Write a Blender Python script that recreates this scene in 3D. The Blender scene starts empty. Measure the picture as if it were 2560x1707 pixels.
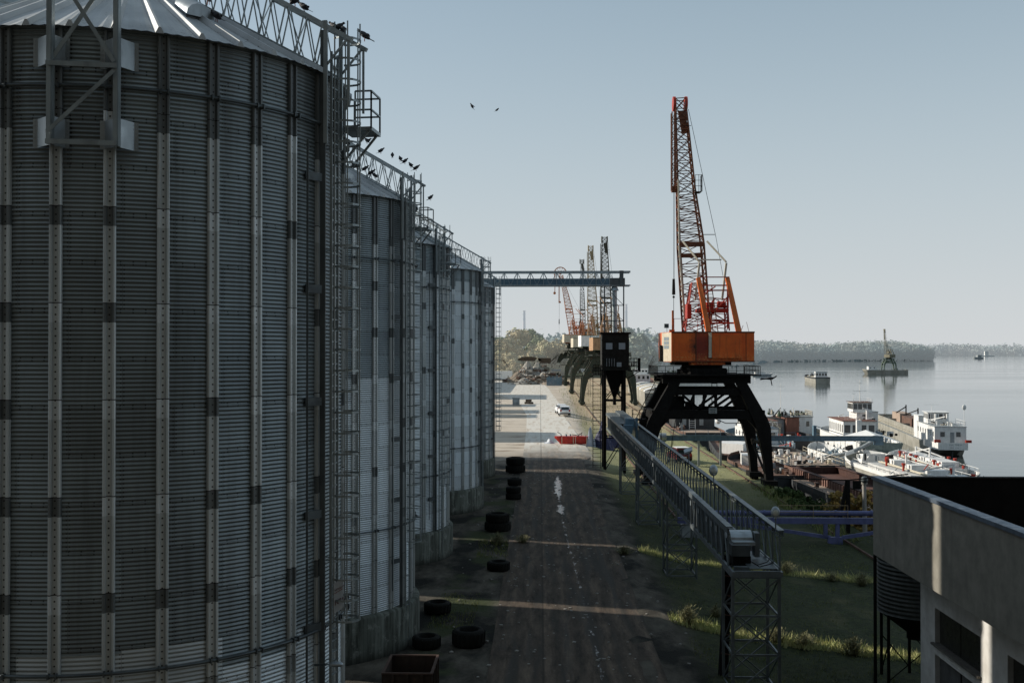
import bpy, math, random
import numpy as np
from mathutils import Vector, Matrix
R = random.Random(7)
NR = np.random.default_rng(11)
PI = math.pi
rad = math.radians
scene = bpy.context.scene
col = scene.collection

# ---------------------------------------------------------------- camera
F = 2629.0                     # focal length in pixels of the 2560 px wide photograph
CAMZ = 14.75
YAW, PITCH = 0.02662, 0.009
cam_d = bpy.data.cameras.new('camera'); cam = bpy.data.objects.new('camera', cam_d); col.objects.link(cam)
cam.location = (0, 0, CAMZ); cam.rotation_euler = (PI/2 + PITCH, 0, YAW)
cam_d.sensor_width = 36; cam_d.lens = F/2560*36; cam_d.clip_start = 0.1; cam_d.clip_end = 20000
scene.camera = cam

def at(px, py, y):
    """world point at row distance y seen where the photo has (px, py): a measuring aid for laying out the harbour"""
    d = Matrix.Rotation(YAW, 3, 'Z') @ Matrix.Rotation(PITCH, 3, 'X') @ Vector(((px-1280)/F, 1, -(py-853.5)/F))
    return Vector((d.x/d.y*y, y, CAMZ + d.z/d.y*y))

# ---------------------------------------------------------------- node helpers
class NT:
    def __init__(s, name):
        s.m = bpy.data.materials.new(name); s.m.use_nodes = True
        s.t = s.m.node_tree; s.t.nodes.clear()
        s.out = s.t.nodes.new('ShaderNodeOutputMaterial')
        s.b = s.t.nodes.new('ShaderNodeBsdfPrincipled')
        s.t.links.new(s.b.outputs[0], s.out.inputs[0])
        s.tc = s.t.nodes.new('ShaderNodeTexCoord')
        s.co = s.tc.outputs['Object']
    def n(s, typ, **kw):
        x = s.t.nodes.new(typ)
        for k, v in kw.items(): setattr(x, k, v)
        return x
    def put(s, sock, v):
        if hasattr(v, 'is_output'): s.t.links.new(v, sock)
        else:
            if isinstance(v, (tuple, list)) and len(v) == 3 and sock.type == 'RGBA': v = (*v, 1)
            sock.default_value = v
    def math(s, op, a, b=0.0, c=0.0, clamp=False):
        x = s.n('ShaderNodeMath', operation=op); x.use_clamp = clamp
        s.put(x.inputs[0], a); s.put(x.inputs[1], b); s.put(x.inputs[2], c); return x.outputs[0]
    def noise(s, scale=1.0, detail=4, rough=.55, stretch=None, co=None, dist=0):
        co = co or s.co
        if stretch:
            mp = s.n('ShaderNodeMapping'); mp.inputs['Scale'].default_value = stretch
            s.t.links.new(co, mp.inputs[0]); co = mp.outputs[0]
        x = s.n('ShaderNodeTexNoise'); x.inputs['Scale'].default_value = scale
        x.inputs['Detail'].default_value = detail; x.inputs['Roughness'].default_value = rough
        x.inputs['Distortion'].default_value = dist
        s.t.links.new(co, x.inputs['Vector']); return x.outputs['Fac']
    def ramp(s, f, lo, hi, a=0.0, b=1.0):
        x = s.n('ShaderNodeMapRange'); x.clamp = True
        s.put(x.inputs[0], f); s.put(x.inputs[1], lo); s.put(x.inputs[2], hi); s.put(x.inputs[3], a); s.put(x.inputs[4], b)
        return x.outputs[0]
    def mix(s, f, a, b, mode='MIX'):
        x = s.n('ShaderNodeMix', data_type='RGBA', blend_type=mode)
        s.put(x.inputs[0], f); s.put(x.inputs[6], a); s.put(x.inputs[7], b); return x.outputs[2]
    def white(s, v):
        x = s.n('ShaderNodeTexWhiteNoise', noise_dimensions='3D'); s.t.links.new(v, x.inputs[0]); return x.outputs[0]
    def comb(s, a, b, c=0.0):
        x = s.n('ShaderNodeCombineXYZ'); s.put(x.inputs[0], a); s.put(x.inputs[1], b); s.put(x.inputs[2], c); return x.outputs[0]
    def sep(s, co=None):
        x = s.n('ShaderNodeSeparateXYZ'); s.t.links.new(co or s.co, x.inputs[0]); return x.outputs
    def bump(s, h, strength=.3, dist=.02):
        x = s.n('ShaderNodeBump'); x.inputs['Strength'].default_value = strength; x.inputs['Distance'].default_value = dist
        s.put(x.inputs['Height'], h); s.t.links.new(x.outputs[0], s.b.inputs['Normal'])
    def done(s, color=None, rough=None, metal=None, spec=None):
        if color is not None: s.put(s.b.inputs['Base Color'], color)
        if rough is not None: s.put(s.b.inputs['Roughness'], rough)
        if metal is not None: s.put(s.b.inputs['Metallic'], metal)
        if spec is not None: s.b.inputs['Specular IOR Level'].default_value = spec
        return s.m

_mc = {}
def paint(name, c, c2=None, rough=.6, metal=0.0, scale=1.5, rust=0.0, rustc=(.09,.035,.015), streak=0.4, bump=.15, spec=.4):
    """weathered surface: two tones, vertical dirt streaks and patches of rust"""
    if name in _mc: return _mc[name]
    k = NT(name); c2 = c2 or tuple(v*.6 for v in c)
    base = k.mix(k.ramp(k.noise(scale, 6), .35, .7), c, c2)
    st = k.ramp(k.noise(scale*2.2, 5, stretch=(1, 1, .12)), .45, .75)
    base = k.mix(k.math('MULTIPLY', st, streak), base, tuple(v*.35 for v in c2))
    if rust > 0:
        rm = k.ramp(k.noise(scale*1.7, 8, .7), .72-rust*.35, .78-rust*.25)
        base = k.mix(rm, base, k.mix(k.noise(scale*9, 3), rustc, tuple(v*2.2 for v in rustc)))
    k.bump(k.noise(scale*8, 4), bump)
    _mc[name] = k.done(base, k.ramp(k.noise(scale*3, 3), .3, .7, rough-.1, min(1, rough+.15)), metal, spec)
    return _mc[name]

# ---------------------------------------------------------------- mesh builder
class MB:
    def __init__(s): s.v = []; s.f = []; s.sm = []
    def add(s, vs, fs, smooth=False):
        o = len(s.v); s.v.extend([tuple(v) for v in vs]); s.f.extend([tuple(i+o for i in f) for f in fs]); s.sm.extend([smooth]*len(fs)); return s
    def box(s, x0, x1, y0, y1, z0, z1, rz=0, c=None):
        vs = [Vector((x, y, z)) for z in (z0, z1) for y in (y0, y1) for x in (x0, x1)]
        if rz:
            c = Vector(c) if c else Vector(((x0+x1)/2, (y0+y1)/2, 0)); m = Matrix.Rotation(rz, 3, 'Z')
            vs = [m @ (v-c) + c for v in vs]
        return s.add(vs, [(0,2,3,1),(4,5,7,6),(0,1,5,4),(2,6,7,3),(0,4,6,2),(1,3,7,5)])
    def bar(s, p, q, w, h=None, up=(0,0,1)):
        p = Vector(p); q = Vector(q); d = q-p
        if d.length < 1e-6: return s
        d.normalize(); u = Vector(up)
        if abs(d.dot(u)) > .98: u = Vector((0, 1, 0))
        a = d.cross(u).normalized(); b = a.cross(d).normalized(); h = h or w
        vs = [e + a*x*w/2 + b*y*h/2 for e in (p, q) for x, y in ((-1,-1),(1,-1),(1,1),(-1,1))]
        return s.add(vs, [(0,1,2,3),(7,6,5,4),(0,4,5,1),(1,5,6,2),(2,6,7,3),(3,7,4,0)])
    def tube(s, p, q, r, n=8, r2=None, cap=True):
        p = Vector(p); q = Vector(q); d = (q-p).normalized(); u = Vector((0,0,1)) if abs(d.z) < .95 else Vector((0,1,0))
        a = d.cross(u).normalized(); b = a.cross(d); r2 = r if r2 is None else r2
        vs = [e + (a*math.cos(t)+b*math.sin(t))*rr for e, rr in ((p, r), (q, r2)) for t in [2*PI*i/n for i in range(n)]]
        s.add(vs, [(i, i+n, (i+1)%n+n, (i+1)%n) for i in range(n)], True)
        if cap: s.add(vs, [tuple(range(n)), tuple(range(2*n-1, n-1, -1))])
        return s
    def path(s, pts, r, n=6):
        for a, b in zip(pts, pts[1:]): s.tube(a, b, r, n)
        return s
    def prism(s, poly, z0, z1):
        n = len(poly); vs = [(x, y, z0) for x, y in poly] + [(x, y, z1) for x, y in poly]
        return s.add(vs, [tuple(range(n-1, -1, -1)), tuple(range(n, 2*n))] + [(i, (i+1)%n, (i+1)%n+n, i+n) for i in range(n)])
    def lathe(s, prof, n=24, c=(0,0,0), smooth=True):
        m = len(prof); vs = [(c[0]+r*math.cos(2*PI*i/n), c[1]+r*math.sin(2*PI*i/n), c[2]+z) for i in range(n) for r, z in prof]
        return s.add(vs, [(i*m+j, ((i+1)%n)*m+j, ((i+1)%n)*m+j+1, i*m+j+1) for i in range(n) for j in range(m-1)], smooth)
    def ball(s, c, r, n=10, sq=(1,1,1)):
        pr = [(max(.001, math.sin(PI*j/n)), -math.cos(PI*j/n)) for j in range(n+1)]
        m = len(pr); k = n*2
        vs = [(c[0]+r*sq[0]*a*math.cos(2*PI*i/k), c[1]+r*sq[1]*a*math.sin(2*PI*i/k), c[2]+r*sq[2]*b) for i in range(k) for a, b in pr]
        return s.add(vs, [(i*m+j, ((i+1)%k)*m+j, ((i+1)%k)*m+j+1, i*m+j+1) for i in range(k) for j in range(m-1)], True)
    def quad(s, *p): return s.add(p, [tuple(range(len(p)))])
    def rail(s, pts, h=1.0, w=.045, n=2, step=1.5):
        for a, b in zip(pts, pts[1:]):
            a = Vector(a); b = Vector(b); k = max(1, round((b-a).length/step))
            for i in range(k+1):
                p = a.lerp(b, i/k); s.bar(p, p+Vector((0,0,h)), w)
            for j in range(1, n+1): z = Vector((0,0,h*j/n)); s.bar(a+z, b+z, w)
        return s
    def lattice(s, p0, p1, w0, d0, w1, d1, n, ch, br, side=(1,0,0), cross=False):
        """four-chord lattice mast between two square sections"""
        p0 = Vector(p0); p1 = Vector(p1); ax = (p1-p0).normalized(); a = Vector(side); a = (a-ax*a.dot(ax)).normalized(); b = ax.cross(a)
        def sec(t):
            c = p0.lerp(p1, t); w = w0+(w1-w0)*t; d = d0+(d1-d0)*t
            return [c+a*x*w/2+b*y*d/2 for x, y in ((-1,-1),(1,-1),(1,1),(-1,1))]
        prev = sec(0)
        for k in range(n):
            cur = sec((k+1)/n)
            for i in range(4):
                j = (i+1) % 4
                s.bar(prev[i], cur[i], ch); s.bar(cur[i], cur[j], br)
                if cross or (k+i) % 2 == 0: s.bar(prev[i], cur[j], br)
                if cross or (k+i) % 2: s.bar(prev[j], cur[i], br)
            prev = cur
        return s
    def ladder(s, p, q, w=.45, side=(1,0,0), step=.3, r=.03):
        p = Vector(p); q = Vector(q); a = Vector(side).normalized()*w/2
        s.bar(p-a, q-a, r*1.6); s.bar(p+a, q+a, r*1.6)
        k = int((q-p).length/step)
        for i in range(1, k): c = p.lerp(q, i/k); s.bar(c-a, c+a, r)
        return s
    def build(s, name, m=None, parent=None):
        me = bpy.data.meshes.new(name); me.from_pydata(s.v, [], s.f); me.validate()
        if len(me.polygons) == len(s.sm): me.polygons.foreach_set('use_smooth', s.sm)
        return link(name, me, m, parent)

def link(name, me, m=None, parent=None):
    o = bpy.data.objects.new(name, me); col.objects.link(o)
    if m is not None: me.materials.append(m)
    if parent is not None: o.parent = parent
    return o
def tag(o, label=None, cat=None, group=None, kind=None):
    if label: o['label'] = label
    if cat: o['category'] = cat
    if group: o['group'] = group
    if kind: o['kind'] = kind
    return o
def thing(name, loc, label, cat, group=None, rz=0, sc=1.0):
    o = bpy.data.objects.new(name, None); col.objects.link(o); o.location = loc; o.rotation_euler = (0, 0, rz); o.scale = (sc,)*3
    o.empty_display_size = .2
    return tag(o, label, cat, group)
def copy_tree(o, parent=None):
    c = o.copy(); col.objects.link(c); c.parent = parent
    for ch in list(o.children): copy_tree(ch, c)
    return c
def npmesh(name, V, Fc, m, parent=None, smooth=False, mats=None, midx=None):
    """mesh from numpy arrays of vertices and quads or triangles"""
    k = Fc.shape[1]; me = bpy.data.meshes.new(name)
    me.vertices.add(len(V)); me.vertices.foreach_set('co', V.astype(np.float32).ravel())
    me.loops.add(Fc.size); me.loops.foreach_set('vertex_index', Fc.astype(np.int32).ravel())
    me.polygons.add(len(Fc)); me.polygons.foreach_set('loop_start', np.arange(0, Fc.size, k, dtype=np.int32))
    me.polygons.foreach_set('use_smooth', np.full(len(Fc), smooth))
    me.update(calc_edges=True); me.validate()
    return link(name, me, m, parent)

# ---------------------------------------------------------------- light and sky
SUN_EL, ALPHA = rad(25), rad(14)
sd = Vector((-math.cos(ALPHA)*math.cos(SUN_EL), math.sin(ALPHA)*math.cos(SUN_EL), math.sin(SUN_EL)))
sl = bpy.data.lights.new('sun', 'SUN'); sl.energy = 5.0; sl.angle = rad(.5); sl.color = (1.0, .93, .82)
so = bpy.data.objects.new('sun', sl); col.objects.link(so); so.rotation_euler = (-sd).to_track_quat('-Z', 'Y').to_euler()
w = bpy.data.worlds.new('World'); scene.world = w; w.use_nodes = True
nt = w.node_tree; nt.nodes.clear()
wo = nt.nodes.new('ShaderNodeOutputWorld'); bg = nt.nodes.new('ShaderNodeBackground'); sk = nt.nodes.new('ShaderNodeTexSky')
sk.sky_type = 'NISHITA'; sk.sun_disc = False; sk.sun_elevation = SUN_EL; sk.sun_rotation = math.atan2(sd.x, sd.y)
sk.air_density = 1.0; sk.dust_density = .6; sk.ozone_density = 2.0; sk.altitude = 50
hs = nt.nodes.new('ShaderNodeHueSaturation'); hs.inputs['Saturation'].default_value = .62; hs.inputs['Value'].default_value = 1.0
nt.links.new(sk.outputs[0], hs.inputs['Color'])
# pale haze low over the river, part of the sky itself
tcw = nt.nodes.new('ShaderNodeTexCoord'); sx = nt.nodes.new('ShaderNodeSeparateXYZ'); nt.links.new(tcw.outputs['Generated'], sx.inputs[0])
mr = nt.nodes.new('ShaderNodeMapRange'); mr.interpolation_type = 'SMOOTHERSTEP'
for i_, v_ in ((1, -.05), (2, .50), (3, .95), (4, .38)): mr.inputs[i_].default_value = v_
nt.links.new(sx.outputs[2], mr.inputs[0])
hz = nt.nodes.new('ShaderNodeMix'); hz.data_type = 'RGBA'; hz.inputs[6].default_value = (5.35, 5.55, 5.7, 1); hz.inputs[7].default_value = (3.05, 4.2, 4.75, 1)
mr2 = nt.nodes.new('ShaderNodeMapRange'); mr2.inputs[1].default_value = 0; mr2.inputs[2].default_value = .33; nt.links.new(sx.outputs[2], mr2.inputs[0]); nt.links.new(mr2.outputs[0], hz.inputs[0])
mx = nt.nodes.new('ShaderNodeMix'); mx.data_type = 'RGBA'; nt.links.new(hz.outputs[2], mx.inputs[7])
nt.links.new(mr.outputs[0], mx.inputs[0]); nt.links.new(hs.outputs[0], mx.inputs[6]); nt.links.new(mx.outputs[2], bg.inputs[0]); nt.links.new(bg.outputs[0], wo.inputs[0])
bg.inputs[1].default_value = .12
scene.view_settings.view_transform = 'Standard'; scene.view_settings.look = 'None'; scene.view_settings.exposure = 0
cy = scene.cycles; cy.max_bounces = 5; cy.diffuse_bounces = 2; cy.glossy_bounces = 3; cy.transparent_max_bounces = 4; cy.caustics_reflective = False; cy.caustics_refractive = False

# ---------------------------------------------------------------- terrain
SHORE = [(-60,29.5),(0,29.5),(110,29),(150,27.5),(250,27.5),(320,29.5),(400,36),(560,66),(685,84),(900,140),(1200,215),(1500,300),(1780,385),(1900,560),(1960,720),(2050,735),(2200,690),(2600,560),(3400,420),(4600,300),(9000,200)]
def shore(y):
    return float(np.interp(y, [a for a, b in SHORE], [b for a, b in SHORE]))
def sstep(t): t = min(1, max(0, t)); return t*t*(3-2*t)
def gz(x, y):
    """height of the ground: level by the silos, dropping towards the quay"""
    f = 1-sstep((y-260)/160)
    return -(1.0*sstep((x-5.5)/7)+.5*sstep((x-12)/10))*f - .3*(1-f)
def ground():
    ys = [-60]
    while ys[-1] < 9000: ys.append(ys[-1] + (2.0 if ys[-1] < 200 else 6 if ys[-1] < 600 else 40 if ys[-1] < 2400 else 400))
    ts = [-6.5,-4.5,-3.2,-1.6,-.6,0,.4] + [1+.8*i for i in range(45)] + [40,48,60,80,120,200,400,900,2000,5000]
    V = []; n = len(ts)
    for y in ys:
        s = shore(y)
        for t in ts:
            x = s-t
            if t <= 0: z = gz(s, y) + (t/6.5)*3.9 - .1
            else: z = gz(x, y)
            amp = .05 if t > 0 and x > 5 else .012
            if t < 0: amp = .25
            z += amp*(math.sin(x*1.7+y*.9)+math.sin(x*.6-y*1.3)+math.sin(y*.31+x*2.3)) if y < 260 else 0
            V.append((x, y, z))
    Fc = [(j*n+i, j*n+i+1, (j+1)*n+i+1, (j+1)*n+i) for j in range(len(ys)-1) for i in range(n-1)]
    return np.array(V), np.array(Fc)[:, ::-1]
def ground_mat():
    k = NT('ground_mixed'); x, y, z = k.sep()[:3]
    wob = k.math('MULTIPLY_ADD', k.noise(.25, 4), 3.0, -1.5)
    wob2 = k.math('MULTIPLY_ADD', k.noise(.9, 5), 1.6, -.8)
    # near soil painted dark as in shade, far dirt pale as in sun
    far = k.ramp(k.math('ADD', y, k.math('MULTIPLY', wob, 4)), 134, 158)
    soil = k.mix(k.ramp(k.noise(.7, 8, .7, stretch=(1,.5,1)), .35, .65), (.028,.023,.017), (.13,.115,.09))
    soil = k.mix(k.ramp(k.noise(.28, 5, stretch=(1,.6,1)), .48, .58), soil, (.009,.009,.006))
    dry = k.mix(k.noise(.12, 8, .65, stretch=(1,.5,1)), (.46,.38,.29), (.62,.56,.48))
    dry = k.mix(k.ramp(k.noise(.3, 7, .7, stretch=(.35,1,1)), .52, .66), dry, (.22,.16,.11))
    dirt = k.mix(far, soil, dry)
    # grass right of the road
    gx = k.ramp(k.math('ADD', x, wob2), 7.2, 8.6)
    gx2 = k.ramp(k.math('ADD', k.math('SUBTRACT', x, k.math('MULTIPLY', y, .012)), wob2), 5.0, 6.6)
    isfar = k.ramp(y, 130, 150)
    gmask = k.mix(isfar, gx, gx2)
    dgreen = k.mix(k.ramp(k.noise(2.6, 8, .8), .35, .68), (.005,.009,.003), (.055,.068,.02))
    dgreen = k.mix(k.ramp(k.noise(.35, 4), .56, .72), dgreen, (.075,.07,.03))
    pgreen = k.mix(k.noise(.5, 8, .7), (.17,.19,.08), (.33,.31,.17))
    tan = k.mix(k.noise(.3, 8, .7), (.36,.27,.16), (.5,.41,.29))
    g = k.mix(k.ramp(y, 105, 135), dgreen, pgreen)  # grass painted dark over the shaded part, pale where sun reaches
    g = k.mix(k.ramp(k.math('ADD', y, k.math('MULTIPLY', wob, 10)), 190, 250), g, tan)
    colr = k.mix(gmask, dirt, g)
    # stray grass patches among the tyres
    pt = k.math('MULTIPLY', k.ramp(k.math('ABSOLUTE', k.math('ADD', x, 4.2)), 1.0, 2.2, 1, 0), k.ramp(k.noise(.22, 4), .5, .58))
    pt = k.math('MULTIPLY', pt, k.ramp(y, 120, 130, 1, 0))
    colr = k.mix(pt, colr, (.04,.05,.018))
    # muddy bank by the water
    colr = k.mix(k.ramp(y, 560, 640), colr, (.07,.085,.05)); colr = k.mix(k.ramp(y, 900, 1300), colr, (.24,.28,.28))  # farther ground turns dark green, then pale grey as painted haze
    bank = k.math('MULTIPLY', k.ramp(z, -1.9, -2.5), k.ramp(y, 900, 1200, 1, 0))
    colr = k.mix(bank, colr, k.mix(k.noise(.8, 6), (.06,.055,.03), (.17,.14,.09)))
    # standing water in the ruts
    rut = k.ramp(k.math('ABSOLUTE', k.math('ADD', k.math('SUBTRACT', x, k.math('MULTIPLY', k.math('SINE', k.math('MULTIPLY', y, .045)), .5)), -2.4)), .0, .55, 1, 0)
    pud = k.ramp(k.math('ADD', rut, k.math('MULTIPLY', k.noise(.45, 5, .6, stretch=(1.6,.5,1)), 1.3)), 1.9, 1.98)
    pud = k.math('MULTIPLY', pud, k.ramp(y, 40, 52))
    pud = k.math('MULTIPLY', pud, k.ramp(y, 122, 128, 1, 0))
    colr = k.mix(pud, colr, (.02,.02,.018))
    k.bump(k.math('ADD', k.noise(2.2, 8, .7), k.math('MULTIPLY', k.noise(14, 3), .4)), .7, .12)
    return k.done(colr, k.ramp(pud, 0, 1, .95, .06), 0, .3)
V, Fc = ground()
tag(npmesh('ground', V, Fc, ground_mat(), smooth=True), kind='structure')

def road_mat():
    k = NT('road_slabs'); x, y, z = k.sep()[:3]
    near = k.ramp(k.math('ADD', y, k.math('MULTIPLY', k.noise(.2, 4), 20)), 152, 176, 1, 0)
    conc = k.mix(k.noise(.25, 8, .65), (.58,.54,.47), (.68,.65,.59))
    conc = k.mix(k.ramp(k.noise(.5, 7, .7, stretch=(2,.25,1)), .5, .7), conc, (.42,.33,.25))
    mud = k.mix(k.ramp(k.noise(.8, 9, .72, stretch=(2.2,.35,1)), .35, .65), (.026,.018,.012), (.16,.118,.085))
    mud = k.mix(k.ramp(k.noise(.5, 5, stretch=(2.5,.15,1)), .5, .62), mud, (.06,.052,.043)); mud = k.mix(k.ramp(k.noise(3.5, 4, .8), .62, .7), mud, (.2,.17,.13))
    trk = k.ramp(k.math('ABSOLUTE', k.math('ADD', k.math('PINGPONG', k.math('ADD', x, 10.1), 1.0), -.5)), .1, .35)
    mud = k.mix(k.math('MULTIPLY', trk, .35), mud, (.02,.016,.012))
    c = k.mix(near, conc, mud)  # mud on the near slabs doubles as painted shade before the lit stretch
    jx = k.ramp(k.math('ABSOLUTE', k.math('ADD', x, -.15)), .03, .07, 1, 0)
    jy = k.ramp(k.math('ABSOLUTE', k.math('ADD', k.math('PINGPONG', y, 6), -3)), .03, .06, 1, 0)
    c = k.mix(k.math('MULTIPLY', k.math('MAXIMUM', jx, k.math('MULTIPLY', jy, .5)), .7), c, (.03,.022,.016))
    wet = k.math('MULTIPLY_ADD', k.math('SINE', k.math('MULTIPLY', y, .045)), .5, 2.4)
    rut = k.ramp(k.math('ABSOLUTE', k.math('SUBTRACT', x, wet)), 0, .95, 1, 0)
    env = k.math('ADD', k.ramp(k.math('ABSOLUTE', k.math('ADD', y, -114)), 4, 12, .42, 0), k.math('ADD', k.ramp(k.math('ABSOLUTE', k.math('ADD', y, -98)), 1.5, 4, .34, 0), k.ramp(k.math('ABSOLUTE', k.math('ADD', y, -77)), 2, 12, .06, 0)))
    pud = k.ramp(k.math('ADD', k.math('MULTIPLY', rut, .95), k.math('ADD', env, k.math('MULTIPLY', k.noise(1.6, 8, .8, stretch=(1.2,.5,1)), 2.0))), 2.02, 2.08)
    pud = k.math('MULTIPLY', pud, k.math('MULTIPLY', k.ramp(y, 34, 40), k.ramp(y, 122, 130, 1, 0)))
    # wet patch across the road beyond the shadow edge
    p2 = k.math('MULTIPLY', k.ramp(k.noise(.3, 4, stretch=(.5,1,1)), .58, .62), k.ramp(k.math('ABSOLUTE', k.math('ADD', y, -180)), 8, 14, 1, 0))
    pud = k.math('MAXIMUM', pud, k.math('MULTIPLY', p2, near))
    c = k.mix(pud, c, (.02,.02,.018))
    k.bump(k.noise(5, 6, .7), .5, .05)
    return k.done(c, k.ramp(pud, 0, 1, .9, .05), 0, .35)
def road():
    L = [(-40,-2.4,5.6),(140,-2.4,5.8),(150,-2.4,7.5),(190,-2.5,6.5),(240,-3,5.4),(300,-6,5.5),(360,-14,4.3),(420,-22,3.5),(480,-34,1.5),(540,-60,-1.5),(580,-110,-20)]
    V = []; 
    ys = list(np.arange(-40, 581, 3.0))
    for y in ys:
        l = np.interp(y, [a[0] for a in L], [a[1] for a in L]); r = np.interp(y, [a[0] for a in L], [a[2] for a in L])
        for i in range(9):
            x = l+(r-l)*i/8; V.append((x, y, gz(x, y)+.035+.01*math.sin(y*.4+i)))
    V = np.array(V); n = 9
    Fc = np.array([(j*n+i, j*n+i+1, (j+1)*n+i+1, (j+1)*n+i) for j in range(len(ys)-1) for i in range(n-1)])
    return V, Fc
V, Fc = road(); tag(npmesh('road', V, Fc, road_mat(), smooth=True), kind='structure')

# river
k = NT('river_water'); x, y, z = k.sep()[:3]
rip = k.noise(.35, 6, .6, stretch=(.5,1.6,1)); k.bump(k.math('ADD', rip, k.math('MULTIPLY', k.noise(.05, 3), .8)), .10, .25)
WM = k.done(k.mix(k.noise(.004, 3), (.035,.05,.05), (.06,.075,.075)), k.ramp(k.noise(.012, 3, stretch=(.3,1,1)), .4, .6, .03, .10), 0, .5)
mb = MB(); mb.quad((-9000,-300,-3.5),(9000,-300,-3.5),(9000,12000,-3.5),(-9000,12000,-3.5)); tag(mb.build('river', WM), kind='structure')

# ---------------------------------------------------------------- metals
def galv(name, a, b, rough=.42, metal=.75, dirt=.35):
    k = NT(name); c = k.mix(k.ramp(k.noise(1.3, 7), .3, .7), a, b)
    c = k.mix(k.math('MULTIPLY', k.ramp(k.noise(3, 6, stretch=(1,1,.1)), .5, .75), dirt), c, (.05,.048,.04))
    k.bump(k.noise(18, 3), .08)
    return k.done(c, k.ramp(k.noise(4, 4), .3, .7, rough-.06, rough+.12), metal)
M = {}
M['steel'] = galv('galvanised_steel', (.40,.45,.46), (.28,.32,.335), .42, .5)
M['steel_mid'] = galv('weathered_steel', (.21,.24,.25), (.13,.15,.16), .45, .55)
M['steel_dark'] = galv('dull_steel', (.13,.15,.155), (.075,.085,.09), .5, .6)
M['steel_light'] = galv('new_galvanised_steel', (.46,.50,.52), (.34,.38,.40), .38, .7)
M['black'] = paint('black_steel', (.014,.013,.012), (.008,.007,.006), .75, rust=.12, rustc=(.03,.013,.007), spec=.12)
M['orange'] = paint('orange_paint', (.66,.15,.022), (.54,.11,.016), .5, rust=.10, scale=.8, rustc=(.10,.03,.012))
M['red'] = paint('red_paint', (.42,.035,.015), (.30,.03,.015), .5, rust=.15)
M['rust'] = paint('rusty_plate', (.17,.10,.075), (.09,.055,.042), .85, rust=.5, scale=.6)
M['rust_light'] = paint('faded_rusty_deck', (.42,.33,.26), (.30,.22,.17), .85, rust=.25, scale=.7)
M['white'] = paint('white_paint', (.80,.80,.78), (.68,.67,.64), .55, rust=.07, streak=.25, rustc=(.28,.14,.07))
M['cream'] = paint('cream_paint', (.62,.56,.44), (.5,.44,.33), .6, rust=.12, streak=.3)
M['glass'] = NT('window_glass').done((.02,.026,.03), .08, 0, .8)
M['dark'] = paint('dark_interior', (.02,.018,.016), (.012,.011,.01), .8)
M['green'] = paint('green_paint', (.06,.11,.055), (.035,.065,.035), .6, rust=.15)
M['tan'] = paint('tan_paint', (.42,.30,.18), (.28,.2,.12), .65, rust=.2)
M['bluegrey'] = paint('blue_grey_paint', (.12,.20,.26), (.08,.14,.19), .5, rust=.12)
M['violet'] = paint('violet_blue_paint', (.12,.135,.29), (.085,.10,.21), .5, rust=.05)
M['hull_dark'] = paint('dark_hull', (.045,.05,.055), (.03,.03,.032), .65, rust=.2, scale=.4)
M['hull_grey'] = paint('stained_grey_hull', (.36,.345,.30), (.24,.23,.19), .7, rust=.15, scale=.3, streak=.5)
M['deckred'] = paint('red_brown_deck', (.21,.095,.07), (.15,.07,.05), .75, rust=.2)
M['grey'] = paint('grey_paint', (.30,.33,.34), (.22,.24,.25), .6, rust=.08)
M['rubber'] = paint('tyre_rubber', (.010,.010,.009), (.018,.017,.014), .85, spec=.2)
M['concrete'] = paint('plain_concrete', (.36,.34,.31), (.24,.23,.2), .9, scale=.8)
M['timber'] = paint('old_timber', (.12,.085,.055), (.07,.05,.035), .85)

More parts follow.
